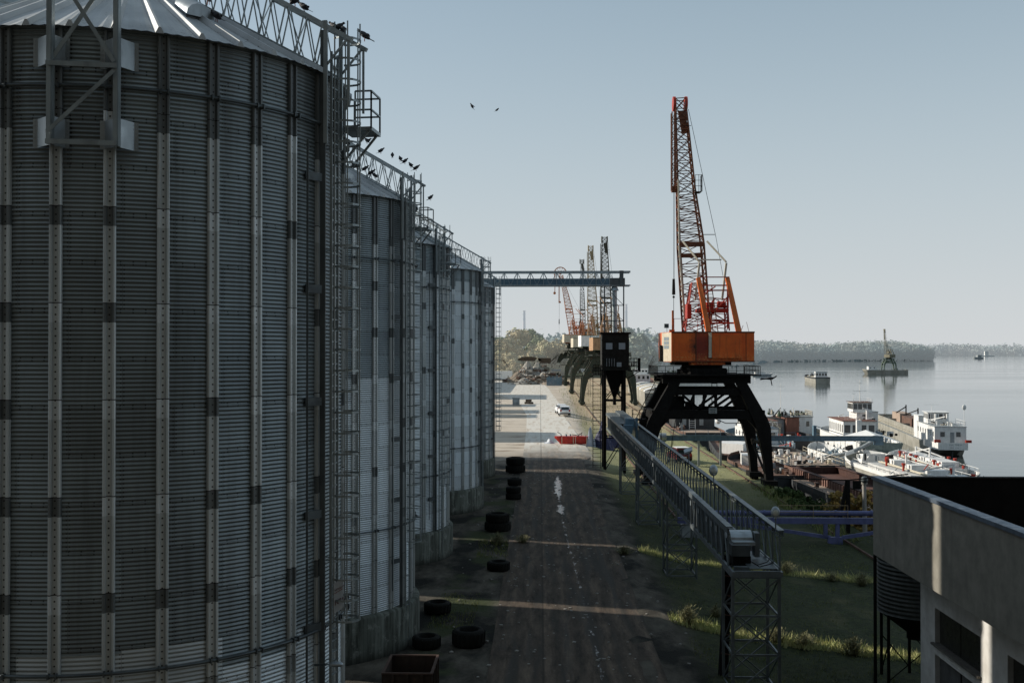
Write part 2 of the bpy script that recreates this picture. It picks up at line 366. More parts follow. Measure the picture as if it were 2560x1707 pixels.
# ---------------------------------------------------------------- silos
SR = 6.0; EAVE = 22.32; WB = 2.12; NRIB = 32; TH0 = .491
SHEET = 1.12
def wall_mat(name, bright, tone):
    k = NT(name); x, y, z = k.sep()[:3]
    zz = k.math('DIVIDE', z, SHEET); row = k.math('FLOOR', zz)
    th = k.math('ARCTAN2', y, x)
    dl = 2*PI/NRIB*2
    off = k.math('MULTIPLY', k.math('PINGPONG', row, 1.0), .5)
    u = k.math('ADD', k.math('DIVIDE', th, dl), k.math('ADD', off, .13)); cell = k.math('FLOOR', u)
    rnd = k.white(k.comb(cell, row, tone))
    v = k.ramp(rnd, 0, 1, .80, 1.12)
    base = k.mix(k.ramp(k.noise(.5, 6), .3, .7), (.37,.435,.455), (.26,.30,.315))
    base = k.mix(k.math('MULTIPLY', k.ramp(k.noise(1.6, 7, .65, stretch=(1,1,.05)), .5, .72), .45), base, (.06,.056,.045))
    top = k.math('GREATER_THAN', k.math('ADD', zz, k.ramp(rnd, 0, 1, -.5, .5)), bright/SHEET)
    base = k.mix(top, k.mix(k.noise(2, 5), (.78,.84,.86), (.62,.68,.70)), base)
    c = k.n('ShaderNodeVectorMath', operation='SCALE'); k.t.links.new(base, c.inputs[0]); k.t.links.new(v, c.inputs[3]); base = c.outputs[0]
    # shade painted on the downward-facing half of every corrugation
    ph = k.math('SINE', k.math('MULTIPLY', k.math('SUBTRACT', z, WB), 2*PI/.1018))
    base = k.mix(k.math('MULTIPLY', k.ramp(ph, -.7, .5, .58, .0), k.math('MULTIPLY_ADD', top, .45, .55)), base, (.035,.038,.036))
    # horizontal seams with bolts
    fz = k.math('FRACT', zz); dz = k.math('MULTIPLY', k.math('MINIMUM', fz, k.math('SUBTRACT', 1.0, fz)), SHEET)
    au = k.math('MULTIPLY', k.math('FRACT', k.math('MULTIPLY', th, SR/.28)), .28)
    bolt = k.math('SQRT', k.math('ADD', k.math('POWER', k.math('ADD', dz, -.035), 2), k.math('POWER', k.math('ADD', au, -.14), 2)))
    m1 = k.ramp(bolt, .014, .026, 1, 0)
    seam = k.ramp(dz, .006, .016, .55, 0)
    fu = k.math('FRACT', u); du = k.math('MULTIPLY', k.math('MINIMUM', fu, k.math('SUBTRACT', 1.0, fu)), dl*SR)
    az = k.math('MULTIPLY', k.math('FRACT', k.math('DIVIDE', z, .1018)), .1018)
    b2 = k.math('SQRT', k.math('ADD', k.math('POWER', k.math('ADD', du, -.035), 2), k.math('POWER', k.math('ADD', az, -.05), 2)))
    m2 = k.ramp(b2, .012, .024, 1, 0); s2 = k.ramp(du, .005, .012, .4, 0)
    mk = k.math('MAXIMUM', k.math('MAXIMUM', m1, m2), k.math('MAXIMUM', seam, s2))
    base = k.mix(k.math('MULTIPLY', mk, .75), base, (.02,.02,.018))
    k.bump(k.noise(6, 3), .05)
    return k.done(base, k.ramp(rnd, 0, 1, .36, .5), .4)
def rib_mat():
    k = NT('wall_stiffener_steel'); x, y, z = k.sep()[:3]
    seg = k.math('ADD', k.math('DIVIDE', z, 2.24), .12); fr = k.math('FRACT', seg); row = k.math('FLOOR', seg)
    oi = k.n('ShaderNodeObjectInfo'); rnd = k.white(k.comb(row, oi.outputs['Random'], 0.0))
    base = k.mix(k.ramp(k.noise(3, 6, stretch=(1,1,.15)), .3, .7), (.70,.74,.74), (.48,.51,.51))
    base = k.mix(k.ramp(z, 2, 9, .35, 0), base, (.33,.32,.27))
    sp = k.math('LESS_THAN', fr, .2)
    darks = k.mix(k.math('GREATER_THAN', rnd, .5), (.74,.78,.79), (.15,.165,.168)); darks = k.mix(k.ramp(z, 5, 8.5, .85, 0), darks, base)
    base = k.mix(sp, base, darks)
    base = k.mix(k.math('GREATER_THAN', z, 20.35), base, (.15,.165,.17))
    ln = k.ramp(k.math('ABSOLUTE', k.math('ADD', fr, -.2)), .003, .007, 1, 0)
    az = k.math('MULTIPLY', k.math('FRACT', k.math('DIVIDE', z, .165)), .165)
    b = k.math('SQRT', k.math('ADD', k.math('POWER', x, 2), k.math('POWER', k.math('ADD', az, -.08), 2)))
    base = k.mix(k.math('MAXIMUM', k.ramp(b, .016, .026, 1, 0), ln), base, (.012,.012,.012))
    return k.done(base, .42, .25)
RIBM = rib_mat()
def roof_mat():
    k = NT('silo_roof_sheet')
    c = k.mix(k.ramp(k.noise(.8, 6), .3, .7), (.58,.60,.60), (.42,.44,.45))
    sp = k.ramp(k.noise(9, 6, .75), .60, .66)
    reg = k.ramp(k.noise(.55, 3), .48, .6)
    c = k.mix(k.math('MULTIPLY', sp, reg), c, (.03,.028,.022))
    sp2 = k.math('MULTIPLY', k.ramp(k.noise(13, 5, .7), .66, .7), reg)
    c = k.mix(sp2, c, (.62,.62,.58))
    return k.done(c, k.ramp(reg, 0, 1, .45, .65), .2)
ROOFM = roof_mat()
def conc_mat():
    k = NT('board_marked_concrete'); x, y, z = k.sep()[:3]
    th = k.math('MULTIPLY', k.math('ARCTAN2', y, x), 6.3)
    bd = k.math('FLOOR', k.math('DIVIDE', th, .21)); r = k.white(k.comb(bd, 0.0, 3.0))
    c = k.mix(r, (.20,.215,.185), (.115,.125,.105))
    cv = k.comb(th, z, 0.0)
    st = k.ramp(k.noise(2.4, 7, .65, stretch=(1,.14,1), co=cv), .44, .68)
    c = k.mix(st, c, (.03,.03,.024))
    c = k.mix(k.ramp(k.noise(1.1, 6, .7, co=cv), .55, .72), c, (.34,.35,.31))
    jf = k.math('FRACT', k.math('DIVIDE', th, .21)); c = k.mix(k.ramp(jf, .03, .08, .8, 0), c, (.02,.02,.016))
    c = k.mix(k.math('MULTIPLY', k.ramp(z, 0, .5, 1, 0), .75), c, (.018,.018,.014))
    k.bump(k.noise(5, 6, .7, co=cv), .6, .03)
    return k.done(c, .92, 0, .2)
CONCM = conc_mat()

def corrugated(r, z0, z1, pitch=.1018, seg=144, per=4, amp=.02):
    nz = int((z1-z0)/pitch*per); t = np.linspace(0, 2*PI, seg, endpoint=False)
    z = np.linspace(z0, z1, nz+1); rr = r + amp*np.cos((z-z0)/pitch*2*PI)
    V = np.stack([np.outer(np.cos(t), rr), np.outer(np.sin(t), rr), np.broadcast_to(z, (seg, nz+1))], -1).reshape(-1, 3)
    i = np.arange(seg)[:, None]; j = np.arange(nz)[None]
    a = i*(nz+1)+j; b = ((i+1) % seg)*(nz+1)+j
    return V, np.stack([a, b, b+1, a+1], -1).reshape(-1, 4)
CORR = corrugated(SR, WB, EAVE)
def rib_mesh():
    mb = MB(); z0, z1 = WB+.02, EAVE-.12
    prof = [(-.145,.005),(-.14,.075),(-.115,.10),(-.075,.10),(-.05,.03),(.05,.03),(.075,.10),(.115,.10),(.14,.075),(.145,.005)]
    n = len(prof); vs = [(a, -b, z) for z in (z0, z1) for a, b in prof]
    mb.add(vs, [(i, i+1, i+1+n, i+n) for i in range(n-1)]); mb.add(vs, [tuple(range(n, 2*n))])
    me = bpy.data.meshes.new('stiffener'); me.from_pydata(mb.v, [], mb.f); me.materials.append(RIBM); return me
RIB = rib_mesh()
def P(th, r, z): return Vector((r*math.sin(th), -r*math.cos(th), z))      # angle from the camera-facing side
SL = .55
def roof_mesh():
    mb = MB(); n = 40; re = SR+.24
    def pz(r): return EAVE+.02+(SR-r)*SL
    for i in range(n):
        t0 = 2*PI*i/n; t1 = 2*PI*(i+1)/n; sub = 7
        for j in range(sub):
            a = t0+(t1-t0)*j/sub; b = t0+(t1-t0)*(j+1)/sub
            ha = .022 if j % 2 else 0; hb = .022 if (j+1) % 2 else 0
            if j+1 == sub: hb = 0
            mb.quad(P(a, re, pz(re)+ha), P(b, re, pz(re)+hb), P(b, .6, pz(.6)), P(a, .6, pz(.6)))
        # raised seam
        q = .10; t = t0
        e = []
        for r in (re+.03, .7):
            dn = q/max(r, .7)
            e.append([P(t-dn, r, pz(r)+.005), P(t-dn*.3, r, pz(r)+.15), P(t+dn*.3, r, pz(r)+.15), P(t+dn, r, pz(r)+.005)])
        for j in range(3): mb.quad(e[0][j], e[0][j+1], e[1][j+1], e[1][j])
        mb.quad(*e[0])
    mb.lathe([(.75, pz(.75)), (.75, pz(.75)+.35), (.35, pz(.75)+.55), (.001, pz(.75)+.6)], 20)
    mb.lathe([(re, pz(re)-.012), (SR-.1, pz(SR-.1)-.06)], 80, smooth=False)
    return mb
def hood_vent(mb, th, r):
    """curved exhaust hood sitting on the roof"""
    z = EAVE+(SR-r)*SL; c = P(th, r, z); rd = P(th, 1, 0); tn = Vector((rd.y, -rd.x, 0))*-1
    def L(u, v, h): return c+rd*u+tn*v+Vector((0,0,h-u*SL))
    n = 7; top = [(-.34*math.cos(PI*i/n), .10+.34*math.sin(PI*i/n)) for i in range(n+1)]
    A = [L(-.38, v, h) for v, h in top]; B = [L(.42, v*1.15, h*1.0+.02) for v, h in top]
    vs = A+B; m = n+1
    mb.add(vs, [(i, i+1, i+1+m, i+m) for i in range(n)], True); mb.add(vs, [tuple(range(m)), tuple(range(2*m-1, m-1, -1))])
    base = [L(u, v, h) for h in (-.02, .12) for u, v in ((-.38,-.34),(.3,-.34),(.3,.34),(-.38,.34))]
    mb.add(base, [(0,1,5,4),(1,2,6,5),(2,3,7,6),(3,0,4,7)])

def make_silo(i, X, Y, thL, rings, bright, cagez, label, platform=True, frame=False, sign=False, duct=False):
    s = thing('grain_silo', (X, Y, 0), label, 'grain silo', 'corrugated steel grain silos in a row')
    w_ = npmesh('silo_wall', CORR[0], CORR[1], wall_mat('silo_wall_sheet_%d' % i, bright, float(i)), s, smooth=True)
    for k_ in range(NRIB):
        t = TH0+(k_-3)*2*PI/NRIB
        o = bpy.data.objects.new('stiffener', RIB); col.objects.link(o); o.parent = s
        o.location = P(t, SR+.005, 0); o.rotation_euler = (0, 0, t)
    for z in rings:
        mb = MB(); rr = SR+.165; n = 72
        mb.path([P(2*PI*j/n, rr, z) for j in range(n+1)], .042, 6)
        for j in range(NRIB):
            t = TH0+(j-3)*2*PI/NRIB
            mb.bar(P(t-.014, SR+.05, z), P(t-.014, rr+.07, z), .035, .12); mb.bar(P(t+.014, SR+.05, z), P(t+.014, rr+.07, z), .035, .12)
        mb.build('wind_ring', M['steel_dark'], s)
    if i == 0: make_silo.roof = roof_mesh().build('roof', ROOFM, s)
    else:
        o = make_silo.roof.copy(); col.objects.link(o); o.parent = s
    mb = MB(); mb.lathe([(6.35, -.6), (6.35, WB-.12), (6.28, WB-.02), (SR-.3, WB+.06)], 96)
    mb.build('foundation', CONCM, s)
    # ladder with safety cage
    lad = MB(); rl = SR+.32; z0 = .3; z1 = EAVE+.55
    a0 = thL; a1 = thL+.42/rl
    for a in (a0, a1): lad.bar(P(a, rl, z0), P(a, rl, z1), .07, .05)
    zz = z0+.3
    while zz < z1: lad.bar(P(a0, rl, zz), P(a1, rl, zz), .035); zz += .3
    zz = z0+.4
    while zz < z1:
        for a in (a0, a1): lad.bar(P(a, SR, zz), P(a, rl, zz), .06, .02)
        zz += 2.8
    lo = lad.build('ladder', M['steel'], s)
    cg = MB(); am = (a0+a1)/2; n = 9; cr = .40
    def hoop(u): # u -1..1 around the outer side
        ph = u*2.15; c = P(am, rl+.34, 0); rd = P(am, 1, 0); tn = P(am+PI/2, 1, 0)
        return c + rd*math.cos(ph)*cr + tn*math.sin(ph)*cr
    zz = cagez
    while zz < EAVE+1.3:
        pts = [hoop(-1+2*j/n)+Vector((0,0,zz)) for j in range(n+1)]
        for p_, q_ in zip(pts, pts[1:]): cg.bar(p_, q_, .012, .055)
        zz += .56
    for u in (-.95, -.5, 0, .5, .95):
        p_ = hoop(u); cg.bar(p_+Vector((0,0,cagez)), p_+Vector((0,0,EAVE+1.3)), .035, .02)
    cg.build('safety_cage', M['steel'], lo)
    mb = MB(); mb.bar(P(a0-.045, SR+.22, .3), P(a0-.045, SR+.22, EAVE+1.05), .14, .09)
    mb.bar(P(a0-.15, SR+.16, 3), P(a0-.15, SR+.16, EAVE-2), .05, .05)
    for z in range(4, 21, 3): mb.box(-.09, .09, -.12, .0, 0, 0, 0) if False else mb.bar(P(a0-.14, SR+.05, z+.4), P(a0-.05, SR+.2, z+.4), .05, .22)
    mb.build('upright', M['steel_dark'], s)
    # lattice-sided stair up the roof slope
    ts = am; rd = P(ts, 1, 0); tn = P(ts+PI/2, 1, 0); up = Vector((0,0,1)); st = MB()
    def Q(r, v, h): return rd*r + tn*v + up*(EAVE+(SR-r)*SL+h)
    for v in (-.5, .5):
        st.bar(Q(.5, v, 1.5), Q(SR+1.05, v, 1.3), .09, .11); st.bar(Q(.8, v, .12), Q(SR+.15, v, .12), .06, .1)
        n = 10; ph = 0 if v < 0 else .5
        for j in range(n):
            r0 = .8+(SR-.6)*(j+ph*.6)/n; r1 = r0+(SR-.6)/n; rm = (r0+r1)/2
            st.bar(Q(r0, v, 1.42), Q(rm, v, .15), .032); st.bar(Q(r1, v, 1.42), Q(rm, v, .15), .032)
            if j % 2 == 0: st.bar(Q(r0, v, 1.42), Q(r0+.05, -v, .15), .025)
        st.bar(P(ts, SR+.28, 0)+tn*v+up*(EAVE-2.0), Q(SR+.28, v, 1.45), .10, .12)
        st.bar(Q(SR+.95, v, 1.3), Q(SR+.95, v, -.5), .06)
        st.bar(Q(SR+.2, v, .1), Q(SR+.9, v, 1.25), .05)
    for j in range(26): r = .9+j*.21; st.bar(Q(r, -.48, .14), Q(r, .48, .14), .05, .03)
    st.build('roof_stair', M['steel'], s)
    if platform:
        pf = MB(); z = EAVE-1.35; ap = a1+.09
        c0 = P(ap, SR+.25, z); e = P(ap, 1, 0); f = P(ap+PI/2, 1, 0)
        def K(u, v, h=0): return c0+e*u*.74+f*v*.9+up*h
        pf.add([K(0,0,-.05),K(1.15,0,-.05),K(1.15,1.1,-.05),K(0,1.1,-.05),K(0,0,.05),K(1.15,0,.05),K(1.15,1.1,.05),K(0,1.1,.05)], [(3,2,1,0),(4,5,6,7),(0,1,5,4),(1,2,6,5),(2,3,7,6),(3,0,4,7)])
        for v in (.1, 1.0): pf.bar(K(.05, v, -.9), K(1.0, v, -.05), .06)
        po = pf.build('platform', M['steel'], s)
        pr = MB(); pr.rail([K(1.12, .02), K(1.12, 1.08), K(.1, 1.08)], 1.05, .045, 2, 1.0); pr.rail([K(.5, .02), K(1.12, .02)], 1.05, .045, 2, 1.0)
        pr.build('railing', M['steel'], po)
    vm = MB(); hood_vent(vm, rad(44), 3.9 if i == 0 else 4.3); vm.build('roof_vent', M['steel_light'], s)
    if frame:
        fm = MB(); yf = -(SR+.62); xs = (.68, 2.08); xl, xr = xs; zb = 19.42
        zt = EAVE+5.5
        for x_ in xs:
            yy = -(SR+.55) if x_ < 1.2 else -(SR+.25)
            fm.bar((x_, yy, zb), (x_, yy, zt), .10, .10); fm.bar((x_+.05, yy+.05, zb), (x_+.05, yy+.05, zt), .03, .16)
        yl, yr = -(SR+.60), -(SR+.30)
        for z in (zb+.05, zb+1.82, zb+4.3, zb+6.2): fm.bar((xl-.05, yl-.03, z), (xr+.05, yr-.03, z), .03, .11)
        fm.bar((xl, yl-.07, zb+.25), (xr, yr-.07, zb+1.7), .03, .085)
        fm.bar((xl+.03, yl+.12, zb+1.95), (xr, yr+.12, zb+4.2), .03, .09); fm.bar((xl, yl-.06, zb+4.2), (xr, yr-.06, zb+1.9), .03, .09)
        fo = fm.build('catwalk_frame', M['steel'], s)
        for z in (zb+.0, zb+1.86):
            for x_, dx, yy in ((xl, -.48, yl), (xl, .13, yl), (xr, -.44, yr), (xr, .16, yr)):
                b = MB(); tw = math.asin(min(.99, (x_+dx)/SR)); pw = P(tw, SR+.11, 0); 
                x0, y0 = x_, yy+.1
                b.add([(x0,y0,z),(pw.x,pw.y,z),(pw.x,pw.y,z+.66),(x0,y0,z+.66)], [(0,1,2,3)])
                e = P(tw+(.016 if dx > 0 else -.016), SR+.115, 0); b.add([(pw.x,pw.y,z),(e.x,e.y-.01,z),(e.x,e.y-.01,z+.66),(pw.x,pw.y,z+.66)], [(0,1,2,3)])
                for j in range(7):
                    q = (pw+e)/2; b.ball((q.x, q.y-.02, z+.06+j*.09), .012, 4)
                o = b.build('bracket_plate', M['steel_light'], fo)
    if sign:
        # tilted sign panel tied inside the ladder cage
        pz_ = 7.72; c = hoop(-.95)
        e = (hoop(-.15)-hoop(-.9)); e.z = 0; e.normalize(); nrm = Vector((e.y, -e.x, 0))
        o_ = MB(); A = c+nrm*.03
        def S(u, v): return A+e*u+up*(pz_+v)
        o_.add([S(0,0),S(.24,.13),S(.24,.95),S(0,.80),S(0,0)-nrm*.01,S(.24,.13)-nrm*.01,S(.24,.95)-nrm*.01,S(0,.80)-nrm*.01], [(0,1,2,3),(7,6,5,4),(0,4,5,1),(1,5,6,2),(2,6,7,3),(3,7,4,0)])
        so_ = o_.build('sign_plate', paint('sign_white', (.62,.66,.70), (.52,.56,.6), .5), s)
        bd = MB(); bd.bar(S(.01,.53)+nrm*.005, S(.23,.66)+nrm*.005, .008, .01); bd.build('sign_line', M['red'], so_)
        for txt, u0, v0, sz in (('\u041c\u041e\u0414\u0423\u041b', .015, .58, .068), ('\u21165', .02, .2, .17)):
            mesh_text('lettering', txt, sz, paint('sign_maroon', (.16,.02,.03), (.12,.02,.03), .6), so_, S(u0, v0+u0*.5)+nrm*.008, e+up*.5, up)
        fl = MB(); q = P(thL-.10, SR+.2, 6.45); d = P(thL-.1, 1, 0)+Vector((.1,-.3,0))
        fl.bar(q, q+d*.35+up*.08, .05)
        fo = fl.build('lamp_arm', M['steel_dark'], s)
        h = MB(); c = q+d*.62+up*.14; h.ball((c.x, c.y, c.z), .2, 8, (1,.5,.35)); h.build('lamp_head', M['steel_light'], fo)
    if duct:
        d = MB(); q = P(rad(20), SR+.35, 0); d.box(q.x-.9, q.x+.1, q.y-.5, q.y+.5, 1.3, 2.5); d.build('air_inlet', M['black'], s)
    return s
def mesh_text(name, txt, size, m, parent, origin, xdir, ydir, ext=.002):
    cu = bpy.data.curves.new(name, 'FONT'); cu.body = txt; cu.size = size; cu.extrude = ext
    t = bpy.data.objects.new(name, cu); me = bpy.data.meshes.new_from_object(t)
    bpy.data.objects.remove(t); x = Vector(xdir); y = Vector(ydir); z = x.cross(y).normalized()
    for v in me.vertices: c = v.co.copy(); v.co = Vector(origin) + x*c.x + y*c.y + z*c.z
    me.materials.clear(); me.name = name
    return link(name, me, m, parent)

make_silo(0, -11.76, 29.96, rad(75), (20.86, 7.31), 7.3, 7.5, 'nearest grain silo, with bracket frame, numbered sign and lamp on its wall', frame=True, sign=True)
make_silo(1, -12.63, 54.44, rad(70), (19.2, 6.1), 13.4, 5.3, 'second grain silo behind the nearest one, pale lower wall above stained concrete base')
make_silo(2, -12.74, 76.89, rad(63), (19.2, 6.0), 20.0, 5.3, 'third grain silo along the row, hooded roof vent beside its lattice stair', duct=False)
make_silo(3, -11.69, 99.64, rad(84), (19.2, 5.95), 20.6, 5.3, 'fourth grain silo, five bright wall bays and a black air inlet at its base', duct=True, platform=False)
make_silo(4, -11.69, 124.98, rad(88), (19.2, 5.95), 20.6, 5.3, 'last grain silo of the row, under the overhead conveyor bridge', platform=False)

# unseen silo and shed shapes added out of frame to throw the yard's shade
def silo_blocker(X, Y, r, label, H=29):
    s = thing('grain_silo', (X, Y, 0), label, 'grain silo', 'unseen silo shapes added for shade')
    V, Fc = corrugated(r, 0, H, .4, 64, 4, .03); npmesh('silo_wall', V, Fc, M['steel'], s, smooth=True)
    mb = MB(); mb.lathe([(r+.2, H-.1), (.3, H-.1+r*.15)], 48); mb.build('roof', ROOFM, s); return s
ca, sa = math.cos(ALPHA), math.sin(ALPHA)
for X, s0, s1, lb in ((-35, 32.2, 42.95, 'unseen silo shape added for yard shade, behind the nearest front silo'), (-35, 44.0, 58.55, 'unseen silo shape added for yard shade, behind the second front silo'),
                  (-35, 59.75, 78.35, 'unseen silo shape added for yard shade, behind the third front silo'), (-35, 79.1, 97.9, 'unseen silo shape added for yard shade, behind the fourth front silo'),
                  (-35, 98.2, 116.8, 'unseen silo shape added for yard shade, behind the fifth front silo')):
    c = (s0+s1)/2; silo_blocker(X, (c+sa*-X*1.0)/ca, (s1-s0)/2, lb, 38 if s1 < 59 else 30)
def shed(x0, x1, y0, y1, h, label):
    s = thing('shed_blocker', ((x0+x1)/2, (y0+y1)/2, 0), label, 'shed', 'unseen shed shapes added for shade')
    a, b = (x1-x0)/2, (y1-y0)/2
    mb = MB(); mb.box(-a, a, -b, b, 0, h); mb.build('wall', M['concrete'], s)
    mb = MB(); mb.box(-a-.3, a+.3, -b-.3, b+.3, h+.005, h+.3); mb.build('roof', M['steel'], s)
tE = math.tan(SUN_EL)
for y0, y1, xe in ((131.5,143.0,9),(170,190,2),(232,243,-1.5),(248,262,-1),(278,290,-2),(322,357,1),(375,500,-12)):
    x1 = -30; d = (xe-x1)/ca; h = d*tE; off = d*sa  # unseen block, its height set by how far its shadow must reach
    shed(x1-14, x1, y0+off, y1+off, h, 'unseen shed shape added for shade left of the yard at %d m along it' % int(y0))

# ---------------------------------------------------------------- overhead conveyor bridge
g = thing('conveyor_bridge', (0, 136, 0), 'blue-grey overhead conveyor bridge running from the last silo to the dark cabin tower', 'conveyor bridge')
xa, xb, z0, z1 = -8.0, 11.6, 23.1, 25.0
mb = MB()
for yy in (-.8, .8):
    mb.bar((xa, yy, z1-.1), (xb, yy, z1-.1), .14, .24); mb.bar((xa, yy, z0+.06), (xb, yy, z0+.06), .14, .16)
    n = 11
    for i in range(n+1):
        x = xa+(10.6-xa)*i/n; mb.bar((x, yy, z0), (x, yy, z1), .08)
        if i < n:
            x2 = xa+(10.6-xa)*(i+1)/n; xm = (x+x2)/2
            mb.bar((x, yy, z1-.1), (xm, yy, z0+.1), .06); mb.bar((xm, yy, z0+.1), (x2, yy, z1-.1), .06)
mb.build('truss', M['bluegrey'] if False else M['steel'], g)
mb = MB(); mb.box(xa, 10.5, -.7, .7, z0+.15, z0+.95); mb.build('belt_housing', M['bluegrey'], g)
mb = MB(); mb.box(9.0, 10.9, -.9, -.72, z0+.1, z0+1.0); mb.box(10.2, 10.7, -1.0, -.6, z0, z1+.05); mb.build('drive_unit', M['steel_dark'], g)
mb = MB()
for x in (8.3, 10.75): mb.bar((x, -.6, 16.95), (x, -.6, z0), .16)
for z in (18.6, 20.6): mb.bar((8.3, -.6, z), (10.75, -.6, z), .1)
mb.bar((8.3,-.6,20.6),(10.75,-.6,18.6),.06); mb.bar((8.3,-.6,18.6),(10.75,-.6,17),.06); mb.bar((8.3,-.6,z0),(10.75,-.6,20.6),.06)
mb.build('support_frame', M['steel_dark'], g)
mb = MB(); mb.tube((9.6,-.3,16.95),(9.6,-.3,z0-.3),.32,12); mb.tube((9.6,-.3,z0-.6),(9.6,-.3,z0+.05),.55,12,.3); mb.build('chute', M['steel'], g)

# cabin tower with hopper
t = thing('cabin_tower', (9.6, 136, -.8), 'dark steel cabin tower on legs with windows and a hopper underneath', 'cabin tower')
zb, zt = 13.1, 17.7
mb = MB(); mb.box(-1.7, 1.7, -1.9, 2.0, zb, zt)
for z in (zb-.02, zb+1.0-.6, zb+2.05, zb+3.75): mb.box(-1.78, 1.78, -1.97, -1.9, z, z+.12)
for x in (-1.72, 1.6): mb.box(x, x+.12, -1.975, -1.9, zb, zt-.4)
mb.build('cabin', paint('charcoal_cladding', (.022,.022,.018), (.013,.013,.011), .7, rust=.1, spec=.2), t)
mb = MB(); mb.box(-1.95, 1.95, -2.1, 2.1, zt+.002, zt+.22); mb.build('roof', M['black'], t)
PANE = NT('sky_lit_pane').done((.32,.38,.42), .15, .1, .6)
for x, z, a, b in ((-1.22, zb+2.65, .82, .82), (.42, zb+2.65, .82, .82), (.15, zb+.45, .6, .55)):
    mb = MB(); mb.box(x-.05, x+a+.05, -1.99, -1.93, z-.05, z+b+.05); f_ = mb.build('window', M['black'], t)
    mb = MB(); mb.box(x, x+a, -2.0, -1.992, z, z+b); mb.build('pane', PANE, f_)
mb = MB()
for i in range(4): mb.box(-1.15+i*.32, -1.08+i*.32, -2.0, -1.93, zb+.5, zb+1.5)
mb.build('vent_slats', M['grey'], t)
mb = MB(); a = 1.35
top = [(-a,-1.5,zb),(a,-1.5,zb),(a,1.5,zb),(-a,1.5,zb)]; lo = [(-.2,-.2,9.6),(.2,-.2,9.6),(.2,.2,9.6),(-.2,.2,9.6)]
mb.add(top+lo, [(0,1,5,4),(1,2,6,5),(2,3,7,6),(3,0,4,7)]); mb.tube((0,0,9.7),(0,0,8.6),.22,8); mb.build('hopper', M['black'], t)
for x in (-1.35, 1.15):
    for y in (-1.6, 1.6): mb = MB(); mb.bar((x,y,0),(x,y,zb),.36,.36,up=(0,1,0)); mb.build('leg', M['black'], t)
for y in (-1.6, 1.6):
    mb = MB()
    for z in (4.5, 9.2): mb.bar((-1.35,y,z),(1.15,y,z),.16)
    mb.bar((-1.35,y,.3),(1.15,y,4.4),.1); mb.bar((-1.35,y,9.1),(-.1,y,10.6),.1); mb.bar((1.15,y,9.1),(0,y,10.6),.1)
    mb.build('brace', M['black'], t)
mb = MB(); mb.box(1.72, 3.2, -1.9, 1.5, zb-.12, zb); mb.bar((1.6,-1.8,zb-1),(3.1,-1.8,zb-.1),.1); po = mb.build('balcony', M['black'], t)
mb = MB(); mb.rail([(1.8,-1.85,zb),(3.15,-1.85,zb),(3.15,1.4,zb),(1.8,1.4,zb)],1.5,.06,3,.5); mb.build('railing', M['black'], po)
mb = MB(); mb.box(-2.9, -1.72, -1.9, 0, zb-.6, zb-.5); mb.rail([(-2.85,-1.85,zb-.5),(-1.8,-1.85,zb-.5)],1.2,.06,3,.4); mb.build('landing', M['black'], t)
mb = MB(); mb.ladder((-2.35,-1.5,0),(-2.35,-1.5,zb+.6),1.0,(1,0,0),.5,.05); mb.bar((-2.9,-1.5,8.0),(-1.4,-1.5,8.0),.08)
mb.build('ladder', M['black'], t)

# ---------------------------------------------------------------- long horizontal conveyor on lattice towers
cv = thing('belt_conveyor', (9.55, 0, 0), 'long galvanised belt conveyor with trussed sides on lattice towers, motor box at its near end', 'belt conveyor')
ya, yb, z0, z1, hw = 46.6, 134.0, 4.95, 6.85, 1.05
for sx, ye in ((-1, ya+.9), (1, ya)):
    x = sx*hw; mb = MB()
    mb.bar((x, ye, z1), (x, yb, z1), .28, .05); mb.bar((x+sx*.11, ye, z1-.13), (x+sx*.11, yb, z1-.13), .04, .26); mb.bar((x, ye, z1-.32), (x, yb, z1-.32), .05, .05)
    mb.bar((x, ya-.1, z0), (x, yb, z0), .12, .22)
    y = ye+.3; i = 0
    while y < yb-1:
        mb.bar((x, y, z0+.1), (x, y, z1-.1), .07, .07); mb.bar((x, y+.15, z0+.1), (x, y+1.15, z1-.15), .05); y += 1.45; i += 1
    mb.build('side_truss', M['steel_mid'], cv)
mb = MB()
y = ya+3.2
while y < yb-1:
    mb.box(-hw+.12, -hw+.17, y, y+1.38, z0+.15, z1-.38); y += 1.45
mb.build('side_cladding', M['steel_dark'], cv)
mb = MB(); mb.box(-hw-.062, -hw-.05, 0, .42, z1-.75, z1-.50); mp0 = mb.build('marker_plate', M['steel_light'], cv); mp0.location = (0, ya+4, 0)
for i in range(1, 36):
    o = mp0.copy(); col.objects.link(o); o.location = (0, ya+4+i*1.45+(i//3)*1.45*.9, 0)

mb = MB(); mb.box(-.25, .95, ya+.3, ya+4.4, z0+.14, z0+.18); mb.bar((.97, ya, z0+.28), (.97, ya+4.6, z0+.28), .06, .06); mb.box(-hw+.06, hw-.06, ya-.1, ya+.05, z0-.12, z0+.14); mb.box(-.9,-.25,ya+.5,ya+.8,z0-.05,z0+.2)
mb.build('end_deck', M['steel_mid'], cv)
mb = MB(); mb.box(-.9, .9, ya+4.6, yb, z0+.1, z0+.16); mb.build('belt', M['rubber'], cv)
mb = MB()
y = ya+5.5
while y < yb-2: mb.box(-.42, .42, y, y+2.36, z0+.3, z0+.62); y += 2.4
mb.build('belt_cover', M['steel_dark'], cv)
mb = MB(); n = 8
pr = [(.55*math.cos(PI*j/n), .5+.42*math.sin(PI*j/n)) for j in range(n+1)]
for ye in (ya+2.2,): mb.add([(-.75+.0, ye+.55+u, z0+.55+h) for u, h in pr]+[(.25, ye+.55+u, z0+.55+h) for u, h in pr], [(i, i+n+1, i+n+2, i+1) for i in range(n)]+[tuple(range(n+1)), tuple(range(2*n+1, n, -1))])
